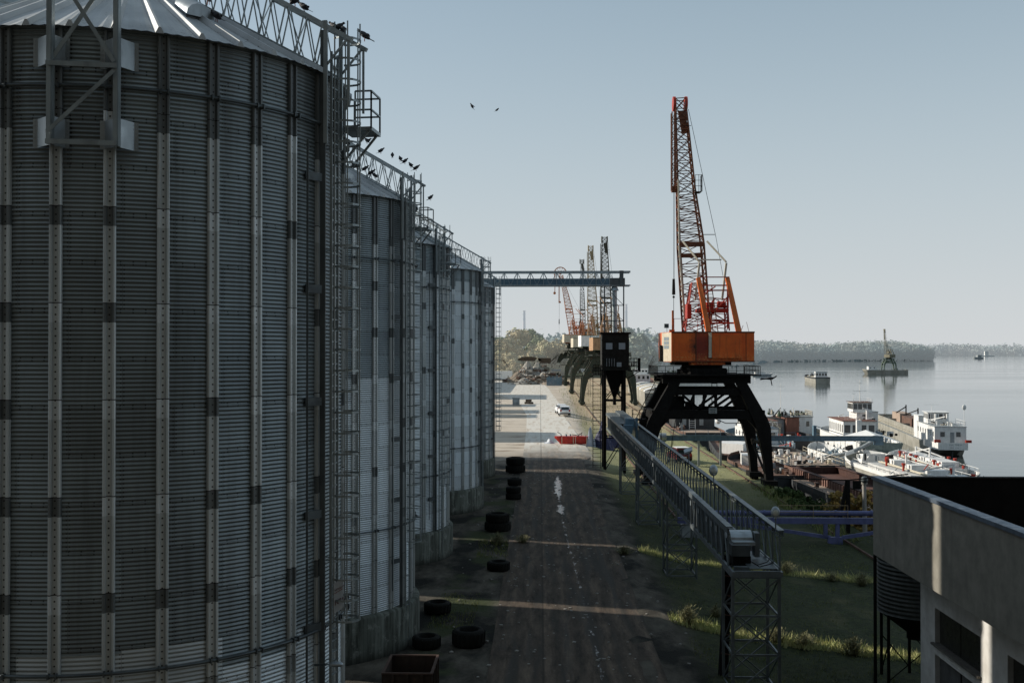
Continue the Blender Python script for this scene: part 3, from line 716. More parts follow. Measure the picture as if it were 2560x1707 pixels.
mb.box(-.75, .25, ya+1.65, ya+3.3, z0+.95, z0+1.1)
mo = mb.build('motor_hood', M['steel_light'], cv)
mb = MB(); mb.box(-.88, -.05, ya+1.3, ya+2.1, z0+.52, z0+1.02); mb.build('gear_box', M['steel_dark'], cv)
mb = MB(); mb.box(-.8, .0, ya+1.4, ya+3.2, z0+.05, z0+.5); mb.build('drum_frame', M['black'], cv)
mb = MB(); mb.box(.3, .52, ya+2.0, ya+2.6, z0+.35, z0+1.45); mb.build('belt_guard', M['steel_mid'], cv)
for o_ in (0, .5): 
    mb = MB(); mb.path([(-.3+o_*.2, ya+1.2-o_, z0+.45), (.2, ya+.9-o_*.8, z0+.22), (.7, ya+1.2-o_, z0+.3), (.97, ya+1.9-o_*1.5, z0+.33)], .022, 5); mb.build('power_cable', M['black'], cv)
for ye in (112, 96): 
    mb = MB(); mb.box(-.5, .5, ye, ye+1.2, z1-.2, z1+.7); mb.box(-.7, .2, ye-1.2, ye, z1-.8, z1+.1); mb.bar((.7,ye,z0),(.7,ye,z1+.8),.25,.4); mb.build('drive_box', M['bluegrey'], cv) if ye == 112 else None
mb = MB(); mb.box(-.95, .95, 113.8, yb, z1-.02, z1+.06); mb.box(.0, .95, 113.8, yb, z1+.1, z1+.35); mb.build('roof_sheet', M['steel_mid'], cv)
def flood(px, py, y, big=1.0, tilt=False):
    c = at(px, py, y); c.x -= 9.55; mb = MB(); mb.tube((c.x, c.y, z1), (c.x, c.y, c.z-.12), .035, 6); p_ = mb.build('lamp_post', M['steel_mid'], cv)
    s_ = .17*big; mb = MB()
    if tilt: mb.add([(c.x-.3,c.y,c.z-.22),(c.x+.25,c.y,c.z-.02),(c.x+.3,c.y+.4,c.z+.2),(c.x-.3,c.y+.4,c.z-.02),(c.x-.3,c.y,c.z-.1),(c.x+.25,c.y,c.z+.1),(c.x+.3,c.y+.4,c.z+.32),(c.x-.3,c.y+.4,c.z+.1)], [(3,2,1,0),(4,5,6,7),(0,1,5,4),(1,2,6,5),(2,3,7,6),(3,0,4,7)])
    else: mb.ball((c.x, c.y+.06, c.z+.06), s_*1.25, 8, (.95,.55,1.25)); mb.tube((c.x,c.y,c.z-.2),(c.x,c.y,c.z-.12),.07,8)
    h = mb.build('lamp_head', M['steel_light'], p_)
    if not tilt:
        mb = MB(); mb.ball((c.x, c.y-.035, c.z+.03), s_*.85, 8, (.9,.35,1.05)); mb.build('lamp_lens', NT('lens_%d' % px).done((.5,.48,.40), .25, 0), p_)
flood(1939, 1284, 46.8); flood(1784, 1178, 62.5, 1.3); flood(1722, 1128, 74, 1.3, True)
# lattice towers
def tower(y, w, d, zt, tiers, zg, label):
    t = thing('lattice_tower', (9.55, y, zg), label, 'lattice tower', 'lattice towers under the long conveyor'); h = zt-zg
    X = (-w/2, w/2); Y = (0, d)
    for x in X:
        for yy in Y: mb = MB(); mb.bar((x,yy,0),(x,yy,h),.13,.13,up=(0,1,0)); mb.build('leg', M['steel_mid'], t)
    mb = MB()
    for i in range(tiers+1):
        z = h-.1-(h-.3)*i/tiers
        for x in X: mb.bar((x,-.12,z),(x,d+.12,z),.07,.1)
        for yy in Y: mb.bar((X[0],yy,z),(X[1],yy,z),.06,.09)
        if i < tiers:
            z2 = h-.1-(h-.3)*(i+1)/tiers
            for yy in Y: mb.bar((X[0],yy+.07,z),(X[1],yy+.07,z2),.05,.06); mb.bar((X[1],yy-.07,z),(X[0],yy-.07,z2),.05,.06)
            for x in X: mb.bar((x,0,z),(x,d,z2),.05)
    mb.build('cross_bracing', M['steel_mid'], t)
tower(46.9, 2.05, 2.4, 4.84, 3, gz(9.5,47), 'nearest lattice tower, holding up the motor end of the conveyor')
tower(71.3, 1.95, 2.2, 4.84, 3, gz(9.5,72), 'second lattice tower along the conveyor, standing in dark grass')
tower(92.5, 1.9, 2.0, 4.84, 3, gz(9.5,92), 'third lattice tower along the conveyor')
tower(112, 1.9, 2.0, 4.84, 2, gz(9.5,112), 'farthest lattice tower, close to the dark cabin tower')
# rusty pole near the first tower
t = thing('steel_pole', (9.0, 49.5, gz(8.4,50)), 'dark rusty pole with rungs beside the nearest lattice tower', 'pole')
mb = MB(); mb.tube((-.45,0,0),(-.2,0,5.6),.24,10,.2); mb.build('shaft', M['black'], t)
for z in (1.0,1.9,2.8,3.7,4.6): mb = MB(); mb.bar((-.62+z*.04,-.24,z+.1),(-.1+z*.04,-.24,z),.04); mb.build('rung', M['rust'], t)

# ---------------------------------------------------------------- harbour cranes
def crane(name, loc, label, pal, rz=0, sc=1.0, jib_top=48.5, jib_dx=-2.05, slim=False, wheel=False, detail=True, group='portal cranes along the quay', house_rz=0, base=True):
    c = thing(name, loc, label, 'harbour crane', group, rz, sc)
    leg, body, jib, mast, acc = pal; D = 9.0
    # portal
    if base:
        for sx in (-1, 1):
            for yy in (0, D):
                mb = MB(); y0, y1 = yy-.55, yy+.55
                pts = [(7.75,0),(6.85,0),(6.6,3),(6.05,5.6),(5.5,7.6),(3.35,12.4),(4.6,12.4),(6.95,8.3),(7.35,7.2),(7.5,4)]
                vs = [(sx*x, y, z) for y in (y0, y1) for x, z in pts]; n = len(pts)
                mb.add(vs, [tuple(range(n)), tuple(range(2*n-1, n-1, -1))]+[(i, (i+1)%n, (i+1)%n+n, i+n) for i in range(n)])
                mb.box(sx*7.25-.75, sx*7.25+.75, yy-1.3, yy+1.3, .35, .95)
                o = mb.build('leg', leg, c)
                if detail:
                    w_ = MB()
                    for q in (-.8, .8): w_.tube((sx*7.25-.2, yy+q, .35), (sx*7.25+.2, yy+q, .35), .35, 10)
                    w_.build('rail_wheel', M['black'], o)
        mb = MB()
        for yy in (0, D):
            mb.box(-6.7, 6.7, yy-.4, yy+.4, 8.15, 9.2)
            mb.box(-4.2, 4.0, yy-.35, yy+.35, 11.0, 11.75)
            mb.box(-5.4, 5.0, yy-.5, yy+.5, 12.4, 13.5)
            for a, b in (((-3.0,11),(-.9,9.2)),((2.9,11),(.3,9.2)),((-1.7,11),(-1.7,9.2)),((.9,11),(.9,9.2)),((-.2,11),(-1.0,9.2)),((3.8,11),(1.5,9.2)),((-4.7,9.2),(-3.6,11))):
                mb.bar((a[0],yy,a[1]),(b[0],yy,b[1]),.28)
            for s_ in (-1, 1): mb.add([(s_*5.6,y,8.15) for y in (yy-.3,yy+.3)]+[(s_*4.6,y,8.15) for y in (yy-.3,yy+.3)]+[(s_*6.3,y,6.3) for y in (yy-.3,yy+.3)], [(0,2,4),(1,5,3),(2,3,5,4),(0,1,3,2)])
        for x in (-4.4, 4.1, -6.4, 6.4):
            z = 12.9 if abs(x) < 5 else 8.6; mb.box(x-.35, x+.35, .5, D-.5, z-.45, z+.45)
        for sx in (-1, 1): mb.bar((sx*6.9,0,5),(sx*6.9,D,5),.35); mb.bar((sx*7.0,0,1.2),(sx*6.9,D,5),.22)
        mb.build('portal_frame', leg, c)
        mb = MB(); mb.box(-5.1, -2.8, .6, 3.4, 8.15, 10.8); mb.box(-2.6,-1.8,.2,1,9.3,10.2); mb.build('machine_cabinet', leg, c)
        mb = MB(); mb.box(-6.2, 6.1, -1.2, D+1, 13.3, 13.42); mb.rail([(-6.1,-1.1,13.4),(6.0,-1.1,13.4),(6.0,D,13.4)],1.05,.06,2,.9); mb.rail([(-6.1,-1.1,13.4),(-6.1,D,13.4)],1.05,.06,2,.9); mb.build('walkway', leg, c)
        mb = MB()
        mb.ladder((-8.3,-.7,8.2),(-5.6,-.7,13.4),.9,(.5,-.6,0),.4,.05); mb.box(-9.1,-7.4,-1.2,0,8.0,8.2); mb.rail([(-9.0,-1.1,8.2),(-7.5,-1.1,8.2)],1.1,.06,2,.7); mb.rail([(-9.0,-1.1,8.2),(-9.0,-.1,8.2)],1.1,.06,2,.7)
        mb.build('stair_flight', leg, c)
        for p0_, p1_ in (((2.1,D-1,8.6),(2.1,D-1,13)),((-5.0,D-2,2),(-5.2,D-2,12))): mb = MB(); mb.ladder(p0_,p1_,.65,(1,0,0),.4,.05); mb.build('ladder', leg, c)
        if detail:
            mb = MB(); mb.box(.0, .95, -.75, -.68, 8.85, 9.5); so_ = mb.build('sign_plate', paint('faded_sign', (.33,.35,.34), (.26,.28,.27), .7), c)
            mesh_text('lettering', 'METED', .24, M['black'], so_, (.1,-.762,9.2), (1,0,0), (0,0,1)); mesh_text('lettering', 'OSTOB', .2, M['black'], so_, (.1,-.762,8.95), (1,0,0), (0,0,1))
            mb = MB(); mb.path([(6.1,-1.1,13.0),(7.3,-1.2,12.9),(7.9,-1.2,13.3)],.08); mb.tube((7.2,-1.2,12.9),(7.35,-1.2,12.2),.06,6); mb.bar((6.0,-1,12.9),(7.6,-1,13.1),.16); mb.build('lamp_bracket', leg, c)
            mb = MB(); mb.path([(-3.2,-.7,8.2),(-3.5,-.8,7.3),(-4.4,-.8,7.2),(-5,-.6,8.1)],.05,5); mb.path([(.8,-.6,8.2),(2,-.7,7.7),(3.6,-.7,7.7),(5,-.6,8.15)],.05,5); mb.path([(-3.9,-.6,8.15),(-4.6,-.4,4),(-5.2,0,2)],.04,5); mb.build('hanging_cable', M['black'], c)
    # slewing ring
    up = bpy.data.objects.new('slewing_deck', None)
    mb = MB(); mb.lathe([(.1,13.3),(3.1,13.3),(3.1,14.0),(2.5,14.05),(2.5,14.9),(.1,14.9)],28,(0,4.5,0)); mb.box(-3.6,3.2,2.2,7,14.5,15.0)
    mb.box(-2.1,2.2,-.2,9,13.4,14.2); mb.build('slewing_ring', M['black'], c)
    hc = (0, 4.5, 0)
    def H(name, mb, m, par=c):
        if house_rz:
            mt = Matrix.Translation(hc) @ Matrix.Rotation(house_rz, 4, 'Z') @ Matrix.Translation((-hc[0],-hc[1],0))
            mb.v = [tuple(mt @ Vector(v)) for v in mb.v]
        return mb.build(name, m, par)
    Z0, Z1 = 14.95, 18.5
    mb = MB(); mb.prism([(-4.35,-.6),(5.4,-.6),(5.4,7.2),(-5.05,7.2),(-5.05,3.6)], Z0, Z1); mb.box(-2.0,2.0,-.3,6.5,Z0-.35,Z0-.003); ho = H('machinery_house', mb, body)
    mb = MB(); mb.box(-4.4,5.45,-.64,-.60,Z1-.12,Z1+.06); mb.box(-4.4,5.45,-.64,-.60,Z0-.02,Z0+.12); mb.box(-1.55,-1.42,-.66,-.60,Z0,Z1); mb.box(4.4,4.46,-.63,-.60,Z0+.1,Z1-.1); H('house_trim', mb, acc, ho)
    mb = MB(); mb.box(.35, 3.85, -.95, -.64, Z0+.45, Z1-.35); H('counterweight', mb, body)
    mb = MB(); mb.prism([(.0,-.9),(.3,-1.0),(.3,-.62),(.0,-.62)], Z0+.5, Z1-.1); H('pillar', mb, M['cream'] if detail else body)
    if detail:
        # lit end wall of the driver's cab
        a = Vector((-4.35,-.6,0)); b = Vector((-5.05,3.6,0)); d = (b-a).normalized(); nrm = Vector((d.y,-d.x,0)); nrm = nrm if nrm.x < 0 else -nrm
        mb = MB()
        q = [a+nrm*.03+d*.1, b+nrm*.03-d*.1]
        mb.add([q[0]+Vector((0,0,Z0+.05)), q[1]+Vector((0,0,Z0+.05)), q[1]+Vector((0,0,Z1-.05)), q[0]+Vector((0,0,Z1-.05))], [(0,1,2,3)]); ew = mb.build('cab_end_wall', M['cream'], c)
        for k_ in range(2):
            for j in range(3):
                p0 = a+nrm*.05+d*(1.1+k_*1.1); mb = MB(); z = Z0+1.55+j*.5
                mb.add([p0+Vector((0,0,z)), p0+d*.95+Vector((0,0,z)), p0+d*.95+Vector((0,0,z+.42)), p0+Vector((0,0,z+.42))], [(0,1,2,3)]); mb.build('window', PANE, ew)
        mb = MB(); mb.box(-5.35,-5.12,2.9,3.5,Z0,Z0+2.0); mb.build('cab_door', M['dark'], ew)
    # A-frame
    mb = MB()
    for x0, x1 in ((-.75,.1),(2.75,3.7)):
        mb.add([(x0-.22,2.2,25.1),(x0+.22,2.2,25.3),(x0+.22,2.8,25.3),(x0-.22,2.8,25.1),(x1-.3,-.3,Z1),(x1+.3,-.3,Z1),(x1+.3,.4,Z1),(x1-.3,.4,Z1)], [(0,1,2,3),(7,6,5,4),(0,4,5,1),(1,5,6,2),(2,6,7,3),(3,7,4,0)])
    H('mast_leg', mb, mast)
    mb = MB()
    for z in (25.2, 24.2, 23.6, 21.2): mb.bar((-.6,2.2,z),(2.9,2.2,z),.16 if z < 25 else .12)
    mb.bar((-.5,2,19.6),(3.3,1,19.6),.2); mb.bar((2.9,2,23),(1.2,3,21),.12); mb.bar((-.3,2,23),(1.4,3,24.1),.12)
    mb.lattice((-.9,5,Z1),(-.6,5.6,24.6),2.6,3.0,1.2,1.6,5,.16,.09); mb.lattice((2.0,5,Z1),(2.4,6,22.5),2.4,3.0,1.6,2.0,4,.16,.09)
    mb.bar((3.2,4.6,19),(3.2,4.6,25),.2); mb.bar((0,4.6,20),(3.2,4.6,20),.2)
    H('tower_frame', mb, M['red'] if detail else mast)
    mb = MB(); mb.box(-.6,3.0,2.9,6.0,21.0,21.45); mb.box(-2.0,-1.5,3,5,20.2,22.0); mb.rail([(-.6,2.9,21.45),(3.0,2.9,21.45)],1.1,.05,2,.6); mb.box(.4,1.2,3.2,4.4,21.45,22.2); mb.tube((1.7,3.3,21.9),(2.7,3.3,21.9),.42,10); H('winch_deck', mb, M['red'] if detail else mast)
    mb = MB(); mb.ladder((1.2,1.6,Z1),(.6,2.6,24.2),.6,(1,0,0),.35,.05)
    for z in (19.5,20.6,21.7,22.6): mb.path([(.5+.6*math.cos(t_), 1.9-.6*math.sin(t_), z) for t_ in [PI*j/6 for j in range(7)]], .05, 4)
    H('caged_ladder', mb, acc)
    mb = MB()
    for x in (-.3, 3.0): mb.bar((x,4.4,27.1),(x-.5,4.6,22.5),.24); 
    for x0, x1 in ((-2.2,-.3),(.8,3.0)): mb.bar((x0,5.5,29.9),(x1,4.4,27.2),.2)
    mb.bar((-.6,4.4,27.5),(2.4,4.4,27.5),.14)
    H('luffing_rod', mb, M['cream'] if detail else mast)
    # jib
    mb = MB(); T = jib_top; b0 = Vector((-.2,7.5,Z1-.3)); k1 = Vector((-.2+(jib_dx+.2)*.36,8.2,29.7)); k2 = Vector((-.2+(jib_dx+.2)*.62,8.8,36.4)); tp = Vector((jib_dx,9.2,T))
    wj = 1.0 if not slim else .6
    mb.lattice(b0, k1, 3.1*wj, 2.6*wj, 3.0*wj, 2.6*wj, 9, .22, .10); mb.lattice(k1, k2, 3.0*wj, 2.6*wj, 2.2*wj, 1.8*wj, 9, .2, .09); mb.lattice(k2, tp, 2.2*wj, 1.8*wj, 1.25*wj, 1.3*wj, 9, .17, .09, cross=True)
    mb.box(k1.x-1.5*wj,k1.x+1.5*wj,6.8,7.2,29.4,30.0); mb.box(k1.x-1.6*wj,k1.x+1.4*wj,6.8,7.2,28.0,28.5)
    jo = H('jib', mb, jib)
    if detail:
        mb = MB(); mb.bar((-1.75,6.2,18.5),(k1.x-1.65,6.7,29.5),.2); mb.bar((k1.x-1.6,6.8,29.8),(k2.x-1.1,7.7,38),.16); H('light_chord', mb, M['cream'], jo)
        mb = MB(); mb.box(k2.x+.9,k2.x+1.6,6.6,8,36.2,36.3); mb.rail([(k2.x+.9,6.7,36.3),(k2.x+1.75,6.7,36.3),(k2.x+1.75,8,36.3)],2.1,.05,3,.5); H('jib_platform', mb, M['black'], jo)
    for x in (tp.x-.75, tp.x+.75):
        mb = MB(); mb.tube((x-.16,9.2,T-.6),(x+.16,9.2,T-.6),.95,16); H('sheave', mb, M['red'] if detail else jib)
    if not slim:
        mb = MB(); mb.lattice((tp.x-.9,8.8,T-1.8),(tp.x-.95,8.4,T-11.8),.42,.9,.42,.9,10,.14,.06); mb.box(tp.x-1.15,tp.x-.2,8,9,T-12,T-11.3); H('rocker_strut', mb, jib)
    mb = MB(); mb.box(tp.x-.35,tp.x+1.15,8.4,9.3,T-4.6,T-2.0) if False else mb.bar((tp.x+.1,8.6,T-1.6),(tp.x+.6,8.6,T-4.5),.9,.12); H('head_frame', mb, jib)
    ro = MB(); a = Vector((tp.x+.95,8.2,T-1.5)); ro.path([a, (2.1,6.5,30.4), (2.7,5,25.5)], .03, 4); ro.bar((k1.x+1.2,7,30.9),(k1.x+2.9,7,30.9),.08); ro.bar((tp.x+.4,8.2,T-3.6),(tp.x+1.3,8.2,T-3.6),.06)
    H('luffing_rope', ro, M['black'])
    ro = MB(); x = tp.x-.95
    for d in (0, .12): ro.tube((x+d,8.2,T-11.6),(x+d*.5-.0,8.2,23.5),.022,4)
    ro.tube((x,8.2,23.5),(x,8.2,19),.03,4); H('hoist_rope', ro, M['black'])
    mb = MB(); mb.tube((x,8.2,25.4),(x,8.2,23.4),.16,8,.22); mb.ball((x,8.2,23.1),.16,5); H('hook_block', mb, M['black'])
    if detail:
        mb = MB(); mb.bar((-4.1,.5,Z1),(-4.1,.5,Z1+2.6),.2); mb.box(-4.5,-3.9,.2,.8,Z1,Z1+.3); H('post', mb, M['orange'])
        mb = MB(); mb.box(-5.1,-4.6,.2,.7,Z1+.5,Z1+1.0); mb.bar((-4.8,.4,Z1),(-4.8,.4,Z1+.6),.05); H('spotlight', mb, M['steel_dark'])
        mb = MB(); mb.rail([(-4.0,0,Z1),(-1.2,0,Z1)],1.6,.05,1,1.4); mb.bar((3.9,0,Z1),(4.2,0,Z1+.8),.05); mb.bar((4.9,0,Z1),(4.6,0,Z1+1.2),.04); H('roof_railing', mb, M['red'])
    if wheel:
        mb = MB(); c0 = Vector((tp.x-.4,8.6,T+1.0)); r_ = 2.7
        pts = [c0+Vector((math.cos(t_)*r_,0,math.sin(t_)*r_)) for t_ in [rad(10)+rad(200)*j/14 for j in range(15)]]
        for p_, q_ in zip(pts, pts[1:]): mb.bar(p_, q_, .4, .4)
        for p_ in pts[::2]: mb.bar(c0, p_, .14)
        mb.ball(c0, .6, 6); mb.bar(pts[-1], pts[-1]+Vector((-.1,0,-7)), .3); mb.tube(pts[-1]+Vector((-.2,0,-7.3)), pts[-1]+Vector((-.2,.5,-7.3)), .6, 10); H('arc_wheel', mb, jib)
    return c
bpy.data.objects.remove  # (no operator calls below)
def orange_house():
    k = NT('orange_house_paint'); x, y, z = k.sep()[:3]
    c = k.mix(k.ramp(k.noise(.9, 6), .35, .7), (.76,.135,.014), (.62,.10,.012))
    d = k.math('SQRT', k.math('ADD', k.math('POWER', k.math('ADD', x, 1.0), 2), k.math('POWER', k.math('MULTIPLY', k.math('ADD', z, -16.7), .8), 2)))
    m_ = k.ramp(k.math('ADD', d, k.math('MULTIPLY', k.noise(1.5, 7, .7), 2.2)), 1.6, 2.6, 1, 0)
    c = k.mix(m_, c, (.035,.014,.008))
    m2 = k.math('MULTIPLY', k.ramp(k.math('ADD', x, 1.7), .1, .3), k.ramp(x, .2, .4, 1, 0)); c = k.mix(k.math('MULTIPLY', m2, .7), c, (.30,.03,.012))
    m3 = k.math('MULTIPLY', k.ramp(k.noise(5, 6, .7), .52, .6), k.ramp(z, 16.2, 15.2)); c = k.mix(m3, c, (.62,.30,.09))
    c = k.mix(k.math('MULTIPLY', k.ramp(k.noise(3, 6, stretch=(1,1,.1)), .52, .7), .5), c, (.12,.035,.01))
    k.bump(k.noise(4, 5), .25)
    return k.done(c, .5, 0, .4)
JIB = paint('jib_rust_orange', (.20,.06,.02), (.085,.032,.016), .7, rust=.55, scale=.9)
crane('harbour_crane', (20.0, 126, -1.5), 'large orange harbour crane on a black portal, its tall lattice jib pointing up', (M['black'], orange_house(), JIB, M['orange'], paint('rust_trim', (.16,.045,.015), (.09,.03,.012), .7)), group=None, jib_top=48.5)
GR = paint('dark_green_legs', (.04,.055,.032), (.03,.033,.026), .7, rust=.45); TN = paint('tan_orange_frame', (.46,.27,.14), (.30,.18,.10), .65, rust=.25)
DK = paint('dark_olive_lattice', (.10,.095,.07), (.055,.05,.04), .75, rust=.35)
OR2 = paint('faded_orange_lattice', (.55,.20,.09), (.38,.15,.07), .7, rust=.35)
crane('harbour_crane', (19.6, 300, -.7), 'dark lattice harbour crane rising highest above the conveyor bridge', (GR, TN, DK, TN, M['green']), sc=1.04, jib_top=46.9, jib_dx=-.6, detail=False)
crane('harbour_crane', (19.4, 372, -.5), 'harbour crane with a white machinery house and square jib head', (GR, M['white'], paint('khaki_lattice', (.42,.35,.22), (.28,.21,.13), .7, rust=.3), TN, M['green']), sc=1.12, jib_top=47.5, jib_dx=-.9, detail=False)
crane('harbour_crane', (19.2, 455, -.5), 'slim single-pole harbour crane between the other cranes', (GR, M['cream'], DK, OR2, M['green']), sc=1.12, jib_top=49.5, jib_dx=-.6, slim=True, detail=False)
crane('harbour_crane', (19.5, 600, -.3), 'faded orange crane with a spoked arc wheel on its jib head', (GR, M['cream'], OR2, OR2, M['orange']), sc=1.32, jib_top=44.5, jib_dx=-5.4, detail=False, wheel=True)
# crane rails
for x in (12.8, 26.0):
    mb = MB(); y = 100 if x < 20 else 40
    while y < 640: mb.bar((x, y, gz(x, y)+.10), (x, y+20, gz(x, y+20)+.10), .14, .16); y += 20
    tag(mb.build('crane_rail', M['rust']), 'rusty crane rail laid %s' % ('in the grass behind the long conveyor' if x < 20 else 'at the very edge of the quay'), 'rail', 'crane rails')

# ---------------------------------------------------------------- foliage
def leaf_cloud(centres, radii, per, size, rng, flat=1.0):
    """many small leaf-sized quads spread through a set of clumps"""
    c = np.repeat(np.array(centres, float), per, 0); r = np.repeat(np.array(radii, float), per)
    d = rng.normal(size=c.shape); d /= np.linalg.norm(d, axis=1)[:, None]
    p = c + d*(r*rng.uniform(.35, 1.08, len(r))**.6)[:, None]*np.array([1, 1, .85])
    n = len(p); a = rng.normal(size=(n, 3)); a -= d*(a*d).sum(1)[:, None]*.85; a /= np.linalg.norm(a, axis=1)[:, None]
    b = np.cross(a, d+rng.normal(size=(n, 3))*.38); b /= np.linalg.norm(b, axis=1)[:, None]+1e-9
    s = size*rng.uniform(.5, 1.4, n)[:, None]
    V = np.stack([p-a*s-b*s*.6, p+a*s-b*s*.6, p+a*s*.8+b*s*.6, p-a*s*.8+b*s*.6], 1).reshape(-1, 3)
    return V, np.arange(n*4).reshape(-1, 4)
def leaf_mat(name, a, b, c, scale=.35, haze=0.0, hz=(.42,.45,.47), grad=None):
    k = NT(name); f = k.noise(scale, 6, .7)
    col_ = k.mix(k.ramp(f, .38, .62), a, b); col_ = k.mix(k.ramp(k.noise(scale*3.1, 4), .55, .7), col_, c)
    x, y, z = k.sep()[:3]
    if grad: col_ = k.mix(k.ramp(z, grad[0], grad[1], .8, 0), col_, grad[2])  # shade painted towards the foot of the woods, tops left light
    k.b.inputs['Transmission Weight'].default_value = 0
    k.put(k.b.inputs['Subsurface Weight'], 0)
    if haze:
        k.put(k.b.inputs['Emission Color'], hz); k.put(k.b.inputs['Emission Strength'], haze)  # distance haze put into the leaves as a faint glow
    return k.done(col_, .9, 0, .1)
def tree_proto(name, h, w, seed, lm, leaf=.55, clumps=46, per=95, haze=None):
    rg = np.random.default_rng(seed); rr = random.Random(seed)
    t = thing(name, (0,0,0), 'tree', 'tree')
    mb = MB(); mb.tube((0,0,0),(.3,.2,h*.45),h*.022,8,h*.014)
    cs, rs = [], []
    for i in range(9):
        a = rr.uniform(0, 2*PI); z0 = h*rr.uniform(.18, .45); L = w*rr.uniform(.3, .5); e = Vector((math.cos(a)*L, math.sin(a)*L, z0+h*rr.uniform(.15, .4)))
        mb.tube((.2,.1,z0), e, h*.009, 5, h*.003); 
    for i in range(clumps):
        a = rr.uniform(0, 2*PI); u = rr.uniform(0, 1); z = h*(.12+.84*u); m_ = w*.5*math.sin(PI*min(.97, max(.08, (u*.8+.16))))**.7
        q = m_*math.sqrt(rr.uniform(.15, 1)); cs.append((math.cos(a)*q, math.sin(a)*q, z)); rs.append(w*rr.uniform(.09, .17))
    mb.build('trunk', M['timber'], t)
    V, Fc = leaf_cloud(cs, rs, per, leaf, rg); npmesh('crown', V, Fc, lm, t)
    return t
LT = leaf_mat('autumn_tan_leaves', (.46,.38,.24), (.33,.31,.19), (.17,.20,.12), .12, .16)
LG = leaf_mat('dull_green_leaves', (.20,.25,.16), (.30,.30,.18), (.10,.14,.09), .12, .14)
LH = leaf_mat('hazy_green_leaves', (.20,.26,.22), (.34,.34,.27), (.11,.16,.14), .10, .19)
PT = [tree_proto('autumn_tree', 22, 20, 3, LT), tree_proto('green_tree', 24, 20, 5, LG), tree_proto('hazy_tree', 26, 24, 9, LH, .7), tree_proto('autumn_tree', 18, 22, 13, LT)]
used = set()
def put_tree(i, px, base_y, y, top_py, label, group):
    p = PT[i]; o = p if i not in used else copy_tree(p); used.add(i)
    b = at(px, 900, y); zg = -.3; top = CAMZ+(877-top_py)/F*y; h0 = (22,24,26,18)[i]; s_ = (top-zg)/(h0*.98)
    o.location = (b.x, y, zg); o.scale = (s_*R.uniform(.95,1.2), s_, s_); o.rotation_euler = (0,0,R.uniform(0,6)); tag(o, label, 'tree', group)
GA = 'trees behind the rubble yard'; GB = 'trees on the bank beyond the moored ships'
for i, px, y, tp_, lb in ((1,1232,640,868,'low green tree half hidden by the ladders of the last silo'),(0,1262,600,850,'pale tan tree between the silos and the tall rounded tree'),(0,1292,625,829,'tan side of the tallest tree clump, below the left chimney'),
        (1,1326,650,827,'tallest green tree, right under the left chimney'),(1,1348,640,848,'dark green tree to the right of the tallest one'),(3,1372,600,853,'wide pale autumn tree behind the rubble heaps'),
        (3,1400,630,851,'pale autumn tree behind the cream crane house'),(1,1425,690,858,'green tree behind the orange crane legs'),(0,1275,560,885,'low tan bush-like tree behind the white trailer'),
        (3,1330,580,880,'low autumn tree behind the arched shed'),(3,1450,720,856,'autumn tree behind the white crane house'),(1,1250,700,846,'distant green tree behind the first tan tree')):
    put_tree(i, px, 0, y, tp_, lb, GA)
for i, px, y, tp_, lb in ((2,1568,660,826,'tall hazy tree just right of the dark cabin tower'),(2,1590,700,838,'hazy tree second from the cabin tower, lower than the first'),(2,1612,740,852,'hazy tree above the cream-white ship'),
        (2,1640,800,846,'hazy tree left of the orange crane cab'),(2,1668,860,850,'hazy tree behind the orange crane cab'),(2,1545,720,835,'hazy tree behind the cabin tower balcony'),(2,1580,620,868,'low hazy tree at the water behind the barge'),
        (2,1625,690,870,'low hazy tree on the bank behind the white ship'),(2,1655,760,872,'low hazy tree at the waterline left of the crane portal')):
    put_tree(i, px, 0, y, tp_, lb, GB)

def woods(name, line, depth, h, n, size, m, seed, per=10):
    rg = np.random.default_rng(seed); rr = random.Random(seed); cs, rs = [], []
    segs = list(zip(line, line[1:])); L = [math.dist(a, b) for a, b in segs]; T = sum(L)
    for i in range(n):
        d = rr.uniform(0, T); k_ = 0
        while d > L[k_] and k_ < len(L)-1: d -= L[k_]; k_ += 1
        a, b = segs[k_]; t = d/L[k_]; dx, dy = (b[0]-a[0])/L[k_], (b[1]-a[1])/L[k_]
        q = depth*rr.random()**1.3; x = a[0]+(b[0]-a[0])*t-dy*q; y = a[1]+(b[1]-a[1])*t+dx*q
        hh = h*(.86+.09*math.sin(x*.021)+.05*math.sin(x*.09+y*.05)+rr.uniform(-.03, .03))*(.62+.38*min(1, q/depth*2.5))
        z = -3+hh*rr.uniform(.0, 1)**.75; cs.append((x, y, z)); rs.append(size*rr.uniform(1.2, 2.4))
    V, Fc = leaf_cloud(cs, rs, per, size*.36, rg)
    return tag(npmesh(name, V, Fc, m), kind='stuff')
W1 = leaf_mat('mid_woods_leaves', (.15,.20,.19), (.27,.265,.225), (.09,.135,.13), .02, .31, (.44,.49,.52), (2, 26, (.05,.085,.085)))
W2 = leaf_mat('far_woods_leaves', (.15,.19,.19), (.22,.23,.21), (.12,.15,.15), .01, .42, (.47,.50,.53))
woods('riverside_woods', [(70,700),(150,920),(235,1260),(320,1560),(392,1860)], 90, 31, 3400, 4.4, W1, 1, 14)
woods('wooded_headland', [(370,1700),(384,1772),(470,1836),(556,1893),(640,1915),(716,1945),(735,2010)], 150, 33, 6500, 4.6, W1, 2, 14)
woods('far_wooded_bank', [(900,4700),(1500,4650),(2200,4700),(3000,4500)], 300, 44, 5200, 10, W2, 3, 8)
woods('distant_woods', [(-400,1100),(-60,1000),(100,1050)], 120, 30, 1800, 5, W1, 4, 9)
mb = MB(); mb.quad((700,4640,-3.4),(9000,4300,-3.4),(9000,9000,-2),(700,9000,-2)); tag(mb.build('far_shore', W2), kind='structure')

